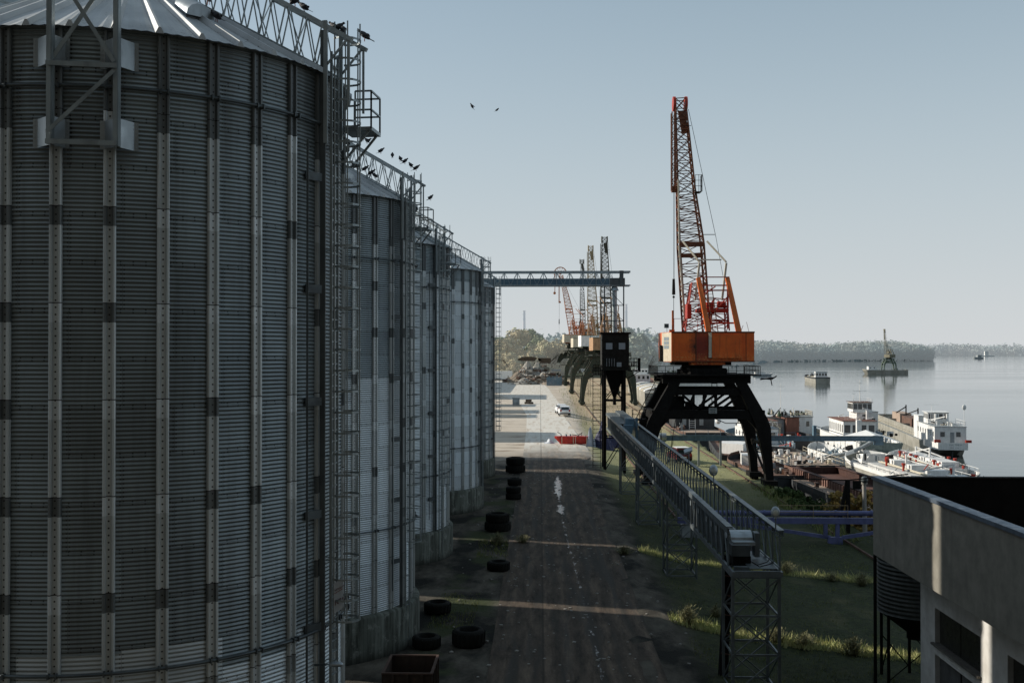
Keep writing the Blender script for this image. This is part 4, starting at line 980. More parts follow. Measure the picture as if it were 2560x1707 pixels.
# grass: blades and weeds that catch the light
def grass_blades(seed, bands):
    rg = np.random.default_rng(seed); P_, H_ = [], []
    for n, y0, y1, x0, x1, hh in bands:
        yy = rg.uniform(y0, y1, n); xx = rg.uniform(x0, x1, n)
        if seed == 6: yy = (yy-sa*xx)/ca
        P_.append(np.stack([xx, yy], 1)); H_.append(hh*rg.uniform(.4, 1.3, n)*(.5+rg.random(n)))
    p = np.concatenate(P_); h = np.concatenate(H_); keep = np.ones(len(p), bool)
    for i, (x, y) in enumerate(p):
        f = math.sin(x*1.1)*math.sin(y*.8+x*.3)+math.sin(x*2.3+y*1.9)*.5; 
        if f < -.35 and rg.random() < .7: keep[i] = False
    p, h = p[keep], h[keep]; n = len(p)
    z = np.array([gz(x, y) if x < 27 else gz(27, y)-(x-27)*.6 for x, y in p])-.05
    th = rg.uniform(0, 2*PI, n); w_ = .012+h*.06; ln = rg.normal(size=(n, 2))*h[:, None]*.35
    a = np.stack([p[:, 0]-np.cos(th)*w_, p[:, 1]-np.sin(th)*w_, z], 1); b = np.stack([p[:, 0]+np.cos(th)*w_, p[:, 1]+np.sin(th)*w_, z], 1)
    c = np.stack([p[:, 0]+ln[:, 0], p[:, 1]+ln[:, 1], z+h+.05], 1)
    return np.stack([a, b, c], 1).reshape(-1, 3), np.arange(n*3).reshape(-1, 3)
V, Fc = grass_blades(5, [(5000,48,56,7.6,24,.10),(2500,79,84,7.8,25,.12),(3500,60,73,7.8,24,.10),(3500,84,130,8,26,.12),(1500,56,64,-6,-3.6,.12),(900,75,82,-4.6,-2.4,.22),(3500,130,200,9,27,.18),(3000,200,420,7,26,.5),(2500,90,125,25,29,.6)])
GRS = leaf_mat('grass_blades', (.14,.18,.05), (.28,.28,.12), (.08,.11,.03), 1.3)
tag(npmesh('grass', V, Fc, GRS), kind='stuff')
V, Fc = grass_blades(6, [(15000,58.2,60.1,7.2,22,.17),(1800,58.0,60.2,7.4,22,.36),(12000,77.9,79.6,7.4,26,.18),(1500,77.8,79.6,7.6,25,.36)])  # paler blades laid along the sun strips so they look brighter
tag(npmesh('sun_strip_grass', V, Fc, leaf_mat('sun_strip_blades', (.40,.43,.17), (.55,.52,.27), (.24,.30,.10), 1.3)), kind='stuff')
def weed(px, py, y, h, w_, m, label, group=None, cat='plant', n=160, name='weed_clump'):
    c = at(px, py, y); c.z = gz(min(c.x, 27), c.y)-(max(0, c.x-27)*.6) - .05
    t = MB(); rr = random.Random(px*7+py)
    for i in range(n):
        a = rr.uniform(0, 2*PI); l = h*rr.uniform(.5, 1.1); q = w_*rr.random(); b = Vector((math.cos(a)*q*.3, math.sin(a)*q*.3, 0)); e = Vector((math.cos(a)*q, math.sin(a)*q, l*(1-.35*q/w_)))
        s_ = .018+h*.008; d = Vector((-math.sin(a), math.cos(a), 0))*s_
        t.quad(b-d, b+d, e)
        for j in range(4):
            f = b.lerp(e, rr.uniform(.4, 1)); g_ = Vector((rr.uniform(-1,1), rr.uniform(-1,1), rr.uniform(-.2,1)))*h*.13; t.quad(f, f+g_+d*.8, f+g_*1.6, f+g_*.8-d)
    o = t.build(name, m); o.location = c; return tag(o, label, cat, group)
WD = leaf_mat('dry_weeds', (.24,.22,.13), (.17,.17,.09), (.10,.12,.05), 3)
WG = leaf_mat('golden_bush_leaves', (.40,.24,.07), (.26,.20,.07), (.12,.13,.045), 1.2)
WK = leaf_mat('dark_bush_leaves', (.035,.06,.022), (.06,.085,.03), (.10,.12,.05), 1.2)
gw = 'dry weeds in the road verge'
for px, py, y, h, w_, lb in ((1246,1331,80.5,.9,.9,'dry weed clump between the dark tyres and the concrete bases'),(1306,1336,81,.75,.8,'low dry weed clump beside the road, right of the tyres'),
        (1560,1362,77,.7,1.0,'dry weed clump at the lit strip where grass meets the road'),(1720,1565,58.6,1.1,.7,'tall thin weeds in the front lit strip beside the tower'),(1965,1420,76.5,1.0,.9,'bare branching weed beside the second lit strip, right of the tower'),
        (1940,1590,57.5,.9,.8,'weed clump in the front lit strip, right of the tower legs'),(2010,1600,57,.8,.8,'weed clump midway along the front lit strip'),(2130,1610,56,1.1,.9,'tall weed clump in the front strip close to the building'),
        (2080,1425,75,.7,.9,'weed clump in the second lit strip near the building'),(2155,1430,74,.9,.8,'weed clump by the building corner post'),(1790,1500,62,.7,.6,'small weed clump in the shade behind the near tower')):
    weed(px, py, y, h, w_, WD, lb, gw)
def bush(c, r, h, m, label, n=34, leaf=.12, group=None, per=70):
    t = thing('bush', c, label, 'bush', group); rr = random.Random(int(c[0]*31+c[1])); rg = np.random.default_rng(int(abs(c[0]*17+c[1])))
    mb = MB(); cs, rs = [], []
    for i in range(n):
        a = rr.uniform(0, 2*PI); q = r*math.sqrt(rr.random()); z = h*rr.uniform(.1, 1)*(1-.5*(q/r)**2); e = Vector((math.cos(a)*q, math.sin(a)*q, z)); cs.append(e); rs.append(r*rr.uniform(.14, .3))
        mb.tube((e.x*.2, e.y*.2, 0), e, .03, 4, .01)
    mb.build('stem', M['timber'], t); V, Fc = leaf_cloud([tuple(e) for e in cs], rs, per, leaf, rg); npmesh('foliage', V, Fc, m, t)
    return t
gb = 'bushes along the river bank'
bush((28.6,101,-2.2), 1.9, 4.3, WG, 'golden autumn bush in front of the rusty barge, left of the steel brace', group=gb)
bush((30.6,100,-2.6), 1.8, 4.0, WG, 'golden green bush between the barge and the building corner', group=gb)
bush((27.5,118,-1.8), 1.8, 1.3, WK, 'dark green bank bush right of the crane leg', group=gb)
bush((27.8,111,-1.8), 1.9, 1.2, WK, 'second dark green bank bush, below the barge side', group=gb)
bush((27.6,104,-1.8), 1.7, 1.4, WK, 'dark green bank bush nearest the violet conveyor', group=gb)
bush((16.5,176,-1.6), 2.6, 1.2, WK, 'low green hedge-like bush behind the left crane leg', group=gb)

# ---------------------------------------------------------------- ships and barges
def halfb(t, B, bow=.14, stern=.06, sw=.82):
    if t < stern: return B/2*(sw+(1-sw)*math.sin(t/stern*PI/2))
    if t > 1-bow: u = (t-(1-bow))/bow; return B/2*max(.03, math.sqrt(max(0, 1-u**2.1)))
    return B/2
def hull(L, B, H, bow=.14, sheer=.8, rake=2.0, n=40, stern=.06, sw=.82, flare=.93, sterncut=0):
    """hull lofted from stern (y=0) to bow (y=L); water at z=0"""
    mb = MB(); V = []
    for i in range(n+1):
        t = i/n; hb = halfb(t, B, bow, stern, sw); y = t*L; sh = H+sheer*max(0, (t-.8)/.2)**2+sheer*.4*max(0, (.12-t)/.12)**2
        yb = y-rake*max(0, (t-.85)/.15)**1.5; low = -1.0
        if sterncut: low = -1.0+(H*.72+1.0)*max(0, (sterncut-t)/sterncut)**1.2
        V += [(-hb*flare*(.55 if sterncut and t < sterncut*.6 else 1), yb, low), (-hb, y, sh*.72+.28*max(low, 0) if low < H*.5 else sh*.8), (-hb, y, sh), (hb, y, sh), (hb, y, sh*.72+.28*max(low, 0) if low < H*.5 else sh*.8), (hb*flare*(.55 if sterncut and t < sterncut*.6 else 1), yb, low)]
    Fc = []
    for i in range(n):
        for j in range(6):
            k_ = (j+1) % 6
            if j == 2: continue
            Fc.append((i*6+j, (i+1)*6+j, (i+1)*6+k_, i*6+k_))
    Fc += [(0,1,2,3,4,5), tuple(n*6+j for j in (5,4,3,2,1,0))]
    mb.add(V, Fc); return mb
def deckpoly(L, B, bow, stern, sw, ins=.06, n=30):
    pts = [(halfb(i/n, B, bow, stern, sw)-ins, ins+(L-2*ins)*i/n) for i in range(n+1)]
    return [(x, y) for x, y in pts]+[(-x, y) for x, y in reversed(pts)]
def edge_pts(L, B, bow, stern, sw, z, sheer, s_, n=30):
    return [Vector((s_*halfb(i/n, B, bow, stern, sw), L*i/n, z+sheer*max(0, (i/n-.8)/.2)**2)) for i in range(n+1)]
def cabin(par, name, x0, x1, y0, y1, z0, z1, m, wins=(), roofm=None, win=(.7,.6), wz=.45, over=.15, frames=False):
    """deckhouse with windows on the chosen sides; sides: 'l' (-x), 's' (-y), 'r' (+x)"""
    mb = MB(); mb.box(x0, x1, y0, y1, z0, z1); o = mb.build(name, m, par)
    mb = MB(); mb.box(x0-over, x1+over, y0-over, y1+over, z1+.002, z1+.1); mb.build('roof', roofm or m, o)
    for side, n, ww in wins:
        a, b = (y0, y1) if side in 'lr' else (x0, x1)
        for i in range(n):
            c = a+(b-a)*(i+.5)/n; z = z0+(z1-z0)*wz; hh = (z1-z0)*win[1]*.5; hw_ = min(ww/2, (b-a)/n*.42); w_ = MB()
            if side == 'l': w_.box(x0-.035, x0-.005, c-hw_, c+hw_, z, z+hh)
            elif side == 'r': w_.box(x1+.005, x1+.035, c-hw_, c+hw_, z, z+hh)
            else: w_.box(c-hw_, c+hw_, y0-.035, y0-.005, z, z+hh)
            w_.build('window', M['glass'], o)
    return o
def mast(par, x, y, z, h, arms=((.75,1.0),(.5,.6)), m=None, r=.07):
    mb = MB(); mb.tube((x,y,z),(x,y,z+h),r,6,r*.5)
    for f, w_ in arms: mb.bar((x-w_,y,z+h*f),(x+w_,y,z+h*f),r*.8)
    return mb.build('mast', m or M['white'], par)
def clutter(par, x0, x1, y0, y1, z, n, mats, seed, name='deck_gear', s_=1.0):
    rr = random.Random(seed)
    for i in range(n):
        x, y = rr.uniform(x0, x1), rr.uniform(y0, y1); mb = MB(); t = rr.random()
        if t < .35: a, b, c = [rr.uniform(.2,.9)*s_ for _ in range(3)]; mb.box(x-a/2, x+a/2, y-b/2, y+b/2, z, z+c, rr.uniform(0,1))
        elif t < .6: mb.tube((x,y,z),(x,y,z+rr.uniform(.5,1.2)*s_),.18*s_,8)
        elif t < .8: mb.tube((x,y,z+.3),(x+rr.uniform(-2,2)*s_,y+rr.uniform(-2,2)*s_,z+rr.uniform(.3,1.6)*s_),.06,6)
        else: mb.ball((x,y,z+.3*s_),.3*s_,5,(1,1,.8))
        mb.build(rr.choice(('crate','bollard','pipe','winch')) if name == 'deck_gear' else name, rr.choice(mats), par)
def bollards(par, pts, m):
    for x, y, z in pts:
        mb = MB()
        for d in (-.3, .3): mb.tube((x,y+d,z),(x,y+d,z+.55),.17,8); mb.tube((x,y+d,z+.55),(x,y+d,z+.63),.25,8)
        mb.build('bollard', m, par)
WL = -3.5
def vessel(name, loc, label, cat, L, B, H, hm, dm, rz=0, bow=.14, sheer=.8, stern=.06, sw=.82, bul=.0, bm=None, rake=2, rail=None, sterncut=0, group='vessels moored at the quay'):
    s = thing(name, (loc[0], loc[1], WL), label, cat, group, rz)
    hull(L, B, H, bow, sheer, rake, 40, stern, sw, sterncut=sterncut).build('hull', hm, s)
    mb = MB(); mb.prism(deckpoly(L, B, bow, stern, sw), H-.12, H-.04); mb.build('deck', dm, s)
    if bul:
        mb = MB()
        for sd_ in (-1, 1):
            e = edge_pts(L, B, bow, stern, sw, H, sheer, sd_)
            for p_, q_ in zip(e, e[1:]): mb.bar(p_+Vector((0,0,bul/2)), q_+Vector((0,0,bul/2)), .08, bul)
        mb.build('bulwark', bm or hm, s)
    if loc[1] < 220 and L < 90:
        for i_ in range(4):
            y_ = L*(.2+.16*i_); x_ = -halfb(y_/L, B, bow, stern, sw)-.14; mb = MB(); mb.tube((x_,y_,H*.5),(x_+.2,y_,H*.5),.42,14); mb.path([(x_+.05,y_,H*.5),(x_+.15,y_,H+.1)],.03,4); mb.build('fender', M['rubber'], s)
    if rail:
        mb = MB()
        for sd_ in (-1, 1): mb.rail([p_*1.0-Vector((sd_*.15,0,0)) for p_ in edge_pts(L, B, bow, stern, sw, H, sheer, sd_, 14)[:13]], 1.0, .045, 2, 2.0)
        mb.build('railing', rail, s)
    return s
Wm = M['white']; RO = M['deckred']; DR = M['hull_dark']

# long rusty open barge by the quay
b = vessel('open_barge', (41.8, 62), 'long rusty open barge with a ribbed hold edge lying nearest the quay', 'barge', 84, 10.4, 2.1, M['hull_dark'], M['rust_light'], rz=rad(4.0), bow=.06, sheer=.3, sw=.9, stern=.05)
mb = MB()
for x0, x1 in ((-3.05,-2.9),(2.9,3.05)): mb.box(x0, x1, 4, 78, 2.06, 2.95); mb.box(x0-.3, x1+.12, 4, 78, 2.952, 3.06)
for y in (4, 77.9): mb.box(-3.05, 3.05, y, y+.12, 2.06, 2.98)
mb.build('hold_coaming', paint('shaded_rust_wall', (.07,.032,.024), (.045,.022,.018), .85, rust=.3), b)  # rust wall darkened to stand for shade between the ribs
ribm = bpy.data.meshes.new('coaming_rib'); rb = MB(); rb.box(-3.42,-3.055,-.11,.11,2.06,2.948); ribm.from_pydata(rb.v, [], rb.f); ribm.materials.append(paint('sunlit_rib_rust', (.36,.22,.18), (.25,.14,.11), .85, rust=.3))  # rib rust painted pale pink as if sunlit
for i in range(88): o = bpy.data.objects.new('coaming_rib', ribm); col.objects.link(o); o.parent = b; o.location = (0, 5+i*.83, 0)
mb = MB(); mb.box(-2.88, 2.88, 4.2, 77.8, 2.065, 2.085); mb.build('hold_floor', paint('hold_floor_rust', (.13,.06,.045), (.08,.04,.03), .85, rust=.3, scale=.5), b)
mb = MB(); mb.path([(-5.0,4,2.2),(-5.0,20,2.25),(-4.95,42,2.2),(-5.0,66,2.25),(-4.4,80,2.25)],.05,5); mb.build('deck_pipe', M['rust_light'], b)
bollards(b, [(-4.6,y,2.06) for y in (12,27,40,52,64,76)], M['rust'])
bollards(b, [(4.4,y,2.06) for y in (20,50,70,80)]+[(-1.5,80.5,2.1),(1.2,80.5,2.1)], M['rust'])
mb = MB()
for a in ((-3,40),(0,52)): mb.tube((a[0]+3,a[1],2.1),(a[0]+3.0,a[1],4.0),.05,5)
mb.build('post', M['rust'], b)
# white tank barges
WD_ = paint('weathered_white_deck', (.62,.62,.60), (.44,.43,.41), .65, rust=.12, streak=.4, scale=.9, rustc=(.22,.12,.07))
def tanker(loc, L, B, label, rz, seed, H=2.2):
    s = vessel('tank_barge', loc, label, 'tank barge', L, B, H, M['hull_grey'], WD_, rz=rz, bow=.16, sheer=1.0, sw=.6, stern=.12, bul=.5, bm=Wm, rail=Wm)
    mb = MB(); mb.box(-B*.33, B*.33, L*.16, L*.82, H-.03, H+.75); mb.build('trunk_deck', WD_, s)
    rr = random.Random(seed); y = L*.2
    while y < L*.8:
        mb = MB(); mb.box(-1.1, 1.1, y, y+1.6, H+.76, H+1.55); mb.build('tank_hatch', Wm, s)
        mb = MB(); x = rr.choice((-1.8,1.8)); mb.tube((x,y+.8,H+.75),(x,y+.8,H+1.5),.16,8); mb.tube((x,y+.8,H+1.5),(x,y+.8,H+1.75),.26,8); mb.build('valve', M['red'], s)
        y += L*.09
    for x in (-1.7,-1.4,1.5): mb = MB(); mb.tube((x,L*.17,H+1.0),(x,L*.8,H+1.0),.1,6); mb.build('deck_pipe', M['cream'], s)
    mb = MB(); mb.tube((0,L*.5,H+.7),(0,L*.5,H+2.8),.15,8); mb.bar((0,L*.5,H+2.7),(-2.5,L*.5+3.2,H+1.6),.16); mb.build('hose_crane', Wm, s)
    mb = MB(); mb.tube((0,L*.72,H+.7),(0,L*.72,H+2.5),.15,8); mb.bar((0,L*.72,H+2.4),(2.8,L*.72-3.2,H+1.2),.16); mb.build('hose_crane', Wm, s)
    mb = MB(); mb.add([(-1.8,L*.9,H+.05),(1.8,L*.9,H+.05),(1.2,L*.965,H+.05),(-1.2,L*.965,H+.05),(-1.6,L*.9,H+1.4),(1.6,L*.9,H+1.4),(1.0,L*.95,H+1.1),(-1.0,L*.95,H+1.1)],[(0,1,5,4),(1,2,6,5),(2,3,7,6),(3,0,4,7),(4,5,6,7)]); mb.build('forecastle', Wm, s)
    clutter(s, -B*.3, B*.3, L*.15, L*.93, H+.76, 46, [Wm, WD_, M['grey'], M['grey'], M['red'], M['steel_light'], M['dark']], seed, s_=.8); clutter(s, -B*.46, -B*.36, L*.15, L*.85, H, 14, [WD_, M['grey'], M['dark']], seed+1, s_=.6)
    return s
tanker((49.7, 92), 66, 8.4, 'white tank barge with hatches and pipes, bow beside the rusty barge', rad(2), 4)
tanker((53.7, 134.5), 23, 5.6, 'second white tank barge with red valves, outside the first one', rad(1), 8)
# self-propelled cargo ship
s = vessel('cargo_ship', (70.2, 181), 'stained grey cargo ship with white stern deckhouse moored farthest out', 'cargo ship', 112, 9.0, 3.2, M['hull_grey'], M['grey'], rz=rad(-9), bow=.1, sheer=1.2, sw=.8, stern=.05, rake=3, sterncut=.10); s.scale = (.65,)*3
mb = MB()
e = [Vector((x, y, 3.2)) for x, y in ((-4.45,15),(-4.45,5),(-4.1,1.6),(-3.6,0),(3.6,0),(4.1,1.6),(4.45,5),(4.45,15))]
for p_, q_ in zip(e, e[1:]): mb.bar(p_-Vector((0,0,.1)), q_-Vector((0,0,.1)), .12, 1.9)
sb = mb.build('stern_bulwark', Wm, s)
mesh_text('lettering', 'ENC THE M', .62, M['grey'], sb, (-.9,-.07,3.3), (1,0,0), (0,0,1)); mesh_text('lettering', 'HAN   IS No', .42, M['grey'], sb, (-.7,-.07,2.6), (1,0,0), (0,0,1))
dh = cabin(s, 'deckhouse', -4.0, 3.9, 2.4, 26, 3.3, 8.0, Wm, (('l',7,1.0),('s',2,1.1)), M['grey'], win=(.7,.55), wz=.45)
cabin(s, 'engine_casing', -4.0, -2.0, 24, 31, 3.3, 9.6, Wm)
wh = cabin(s, 'wheelhouse', -3.2, 2.2, 15, 21, 8.1, 11.1, Wm, (('l',4,.9),('s',4,.95)), Wm, win=(.7,.9), wz=.42, over=.4)
mb = MB(); mb.rail([(3.8,14,8.1),(3.8,2.6,8.1),(-3.9,2.6,8.1),(-3.9,14,8.1)],1.4,.06,2,1.2); mb.build('railing', Wm, s)
mast(s, -1.8, 17, 11.1, 2.2, ((.95,2.2),)); mb = MB(); mb.tube((3.5,3,8.1),(3.5,3,12.6),.06,5); mb.build('flagpole', Wm, s); mb = MB(); mb.ball((3.5,2.9,13.2),.6,7,(.9,.25,1.2)); mb.build('radar_dome', Wm, s)
mb = MB(); mb.bar((-2.8,13,8),(-2.8,13,11),.14); mb.bar((-2.8,13,9.2),(-.2,8,10.4),.2); mb.build('davit', Wm, s)
for x in (-1.4, 1.6): mb = MB(); mb.tube((x,14,8.1),(x,14,10.8),.32,10); mb.build('vent_pipe', Wm, s)
for x in (-4.3, 3.4):
    mb = MB(); mb.box(x, x+1.5, .9, 1.6, 4.0, 4.7); mb.build('life_raft', M['red'], s)
mb = MB(); mb.box(-.1,.9,2.33,2.39,3.4,6.6); mb.build('door', M['grey'], s)
clutter(s, -3, 3.4, 4, 13, 8.1, 16, [Wm, M['cream'], M['grey'], M['dark']], 55)
mb = MB(); mb.box(-3.5,-3.1,32,106,3.1,5.4); mb.box(3.1,3.5,32,106,3.1,5.4)
for y in (32,56,80,105.6): mb.box(-3.1,3.1,y,y+.35,3.1,5.38)
mb.build('hold_coaming', M['hull_grey'], s)
for y0, y1, zz in ((34,50,7.6),(53,70,7.0),(73,88,7.4)): mb = MB(); mb.box(-.6, 3.0, y0, y1, 3.6, zz); mb.build('hatch_cover', M['rust_light'] if y0 != 53 else M['rust'], s)
for y, q_ in ((51.5,1),(71.5,-1)): mb = MB(); mb.bar((1,y,5),(1,y,10.4),.35); mb.bar((1,y,9.8),(-2.6,y+3.5*q_,8.0),.26); mb.build('deck_crane', M['black'], s)
mb = MB(); mb.rail([(-4.3,y,3.25) for y in (30,44,58,72,86,100)],1.3,.07,2,2.5); mb.build('side_railing', M['cream'], s)
mb = MB(); mb.tube((0,.4,-.8),(0,.4,1.2),.12,6); mb.box(-.1,.1,.3,1.6,-1,1.9); mb.build('rudder', M['hull_dark'], s)
clutter(s, -3.5, 3.5, 84, 110, 3.3, 40, [M['cream'], M['rust'], M['grey'], M['dark'], Wm], 5, s_=1.5)
# pusher tug with tall wheelhouse
s = vessel('pusher_tug', (54.9, 172), 'white pusher tug with a red-roofed deckhouse and high wheelhouse under a tall mast', 'tug', 38, 9.0, 3.4, Wm, M['grey'], rz=rad(-3), bow=.1, sheer=.9, sw=.85, bul=.9, bm=Wm, rail=Wm); s.scale = (.8,)*3
cabin(s, 'deckhouse', -3.6, 3.2, 15, 29, 3.4, 7.6, Wm, (('s',4,1.2),('l',7,.7)), RO, win=(.7,.8), wz=.4, over=.35)
cabin(s, 'upper_house', .2, 3.4, 19, 26, 7.75, 9.2, Wm, (('s',1,.8),), Wm)
cabin(s, 'wheelhouse', -.5, 3.6, 19.5, 24.5, 9.3, 11.4, Wm, (('s',4,.85),('l',4,1.0)), M['rust'], win=(.7,1.15), wz=.3, over=.25)
mast(s, 1.6, 22, 11.4, 5.0, ((.5,1.5),(.84,.45)), Wm, .09); mast(s, -.3, 20, 11.5, 1.9, ((.97,.45),), Wm)
mb = MB(); mb.rail([(-.5,19.3,11.5),(3.6,19.3,11.5),(3.6,24,11.5)],.7,.04,2,.8); mb.rail([(-2.8,17,7.75),(-.2,17,7.75)],1.1,.04,3,.6); mb.build('roof_railing', Wm, s)
mb = MB(); mb.tube((2.3,18.5,7.8),(2.3,18.5,10.0),.28,8); mb.bar((1.4,18.4,10.2),(3.2,18.4,9.8),.22); mb.build('funnel', Wm, s)
mb = MB(); mb.box(-2.2,-1.2,9,10,3.4,8.2); mb.box(-.2,3.0,10,13,3.4,5.0); mb.build('stern_post', Wm, s); mb = MB(); mb.box(3.8,4.4,14,28,3.4,5.2); mb.build('tank', M['bluegrey'], s)
cabin(s, 'gear_house', 4.6, 6.6, 26, 31, 3.4, 9.0, Wm, (('s',1,.8),), M['grey'])
clutter(s, -3.8, 3.8, 3, 14, 3.4, 40, [Wm, Wm, M['cream'], M['grey'], M['bluegrey'], M['dark']], 12, s_=.9); clutter(s, -3, 3, 16, 28, 7.7, 14, [Wm, M['cream'], M['rust']], 13, s_=.7); clutter(s, 3.5, 9, 18, 36, 4.0, 26, [M['dark'], M['cream'], M['rust'], Wm], 14, s_=1.2)
# workboat with canvas awning in front of it
s = vessel('work_boat', (51.6, 158), 'workboat under a white canvas awning with a grey side flap', 'boat', 17, 7, 1.6, DR, M['grey'], rz=rad(-4), bow=.2, bul=.6, bm=DR)
mb = MB(); mb.add([(-3.4,6,4.3),(3.8,5.4,4.1),(4.2,15,4.2),(-3.2,15,4.4),(-.2,6,5.3),(.4,15,5.4)],[(0,4,5,3),(4,1,2,5)]); mb.build('awning', Wm, s)
mb = MB(); mb.add([(-2.6,5.9,4.25),(3.8,5.4,4.1),(3.3,5.0,2.8),(.6,5.3,2.5),(-.6,5.4,3.2),(-1.6,5.5,2.9)],[(0,1,2,3,4,5)]); mb.build('side_flap', paint('grey_green_canvas', (.20,.235,.21), (.13,.155,.14), .85), s)
mb = MB()
for x, y in ((-3,6.2),(3.6,5.8),(3.8,14.5),(-3,14.5)): mb.tube((x,y,1.6),(x,y,4.2),.07,6)
mb.build('awning_frame', Wm, s); clutter(s, -2.8, 2.8, 1, 15, 1.6, 16, [DR, M['bluegrey'], Wm, M['dark']], 3)
# red-housed tug and its neighbour
s = vessel('harbour_tug', (46.6, 196), 'tug with dark red casing, white cabin and grey roof gear', 'tug', 30, 8, 1.9, DR, RO, rz=rad(4), bow=.2, bul=.8, bm=DR)
cabin(s, 'casing', 1.4, 3.9, 8, 18, 1.9, 5.4, M['deckred'], (), M['dark']); cabin(s, 'machinery_house', -.6, 1.3, 9, 16, 1.9, 5.0, M['grey'], (('s',1,.8),), M['dark']); cabin(s, 'cabin', -3.8, -.9, 6, 13, 1.9, 4.9, Wm, (('s',3,.7),('l',4,.8)), RO, win=(.7,.9), wz=.45)
mast(s, 1.5, 12, 5.4, 6.5, ((.9,.6),)); clutter(s, -.4, 3.6, 8.5, 18, 5.45, 34, [M['dark'], M['grey'], M['cream'], M['green']], 21, s_=1.1); clutter(s, -3.5, 3.5, 1, 7, 1.9, 12, [Wm, M['red'], M['grey']], 22)
s = vessel('harbour_tug', (40.0, 180), 'low white tug with porthole side wall, behind the rusty barge end', 'tug', 28, 7.5, 1.7, M['grey'], M['grey'], rz=rad(2), bow=.2, bul=.8, bm=M['bluegrey'], rail=Wm)
cabin(s, 'deckhouse', -2.9, 2.6, 8, 18, 1.7, 4.4, M['white'], (('s',3,.8),('l',4,.6)), M['grey']); cabin(s, 'wheelhouse', -3.4, .4, 9, 14, 4.5, 6.6, Wm, (('s',3,.9),('l',3,.9)), RO, win=(.7,1.1), wz=.3)
mb = MB(); mb.tube((-1.4,8.8,4.5),(-1.4,8.8,7.2),.5,12); mb.build('funnel', Wm, s); mb = MB(); mb.tube((3.1,9,1.7),(3.1,9,4.6),.12,6); mb.tube((3.1,9,4.4),(1.2,8,6),.1,6); mb.build('davit', M['cream'], s)
clutter(s, -3, 3, 1, 8, 1.7, 22, [M['dark'], Wm, M['rust'], M['bluegrey'], M['red']], 33)
s = vessel('deck_barge', (38.6, 148), 'dark cluttered workbarge with railings and winches behind the rusty barge', 'barge', 24, 9, 2.0, DR, M['rust_light'], rz=rad(3), bow=.1, rail=M['cream'])
clutter(s, -4, 4, 2, 22, 2.0, 60, [M['dark'], M['dark'], M['grey'], M['cream'], Wm, M['grey']], 44, s_=.95)
mb = MB()
for i in range(8):
    a = Vector((4.0+i*.9, 9+.0*i, 2.6+.035*i*i)); q_ = Vector((4.0+(i+1)*.9, 9, 2.6+.035*(i+1)**2)); mb.tube(a, q_, .28, 8)
mb.build('suction_pipe', M['grey'], s)
s = vessel('white_launch', (47.0, 163), 'white launch with blue winch wheels between the tug and tank barges', 'boat', 15, 5, 1.6, Wm, M['grey'], rz=rad(2), bow=.3, bul=.7, bm=Wm)
clutter(s, -2, 2, 2, 12, 1.6, 12, [M['bluegrey'], Wm, M['grey']], 9); mb = MB()
for i in range(8): t_ = PI*i/4; mb.bar((0,4,2.8),(math.cos(t_)*.9,4,2.8+math.sin(t_)*.9),.06)
mb.build('winch_wheel', paint('light_blue_paint', (.25,.42,.52), (.2,.34,.42), .6), s)
s = vessel('white_cabin_boat', (52.6, 205), 'small white deckhouse boat with curved bridge wing, left of the pusher tug', 'boat', 22, 6, 1.8, M['hull_grey'], M['grey'], rz=rad(-2), bow=.2, bul=.8, bm=M['cream'])
cabin(s, 'deckhouse', -2.6, 1.2, 5, 13, 1.8, 5.2, Wm, (('s',2,.6),('l',4,.7)), M['grey']); mb = MB(); mb.rail([(-2.6,5,5.3),(1.2,5,5.3),(1.2,12,5.3)],1,.05,3,.5); mb.build('railing', M['cream'], s); clutter(s,-2.4,1,5.5,12,5.3,12,[M['cream'],M['dark']],7)
# ships seen through the crane portal
s = vessel('dark_workship', (31.8, 204), 'dark grey work ship with a brown deck and steel stairs, seen through the crane portal', 'ship', 34, 9, 2.2, DR, M['rust_light'], rz=rad(0), bow=.1, bul=.4, bm=M['rust'])
cabin(s, 'deckhouse', -3.9, 4.0, 13, 24, 2.2, 6.2, M['hull_dark'], (), M['dark']); mb = MB(); mb.ladder((-.6,12.6,2.2),(-.6,12.9,6),1.2,(1,0,0),.4,.07); mb.build('ladder', Wm, s)
for x in (-2.2, 1.3): mb = MB(); mb.box(x-.4,x+.4,12.8,12.95,3,5.4); mb.build('door', M['grey'], s)
mb = MB(); mb.ball((4.4,11,4),.6,6); mb.build('tank', Wm, s); clutter(s, -4, -2.5, 9, 13, 2.2, 10, [M['dark'], M['rust'], M['grey']], 2, s_=1.3); mast(s, -3, 14, 6.2, 2.2, ((.9,.5),), M['dark'])
s = vessel('moored_barge', (29.6, 158), 'dark barge with a white prow cabin moored at the bank inside the portal', 'barge', 32, 6, 2.4, M['hull_dark'], M['rust'], rz=rad(-6), bow=.25, bul=.5, bm=DR)
mb = MB(); mb.prism([(-2.4,6),(1.0,3.5),(2.0,9),(-1.5,11)], 2.4, 4.0); mb.build('prow_cabin', Wm, s); clutter(s, -2, 2, 10, 26, 2.4, 12, [M['rust'], M['cream'], M['grey']], 6)
s = vessel('moored_barge', (31.5, 134), 'low dark barge with a second white cabin and red gear, beside the crane leg', 'barge', 24, 6, 2.2, DR, M['rust'], rz=rad(4), bow=.25, bul=.4, bm=M['rust'])
mb = MB(); mb.prism([(-2.3,14),(.9,12.5),(1.5,17),(-1.5,18)], 2.2, 3.7); mb.build('prow_cabin', Wm, s); mb = MB(); mb.box(.2,.9,11.5,12.2,2.2,3.3); mb.build('fuel_tank', M['red'], s); clutter(s, -2, 2, 2, 12, 2.2, 10, [M['rust'], M['dark'], M['grey']], 16)
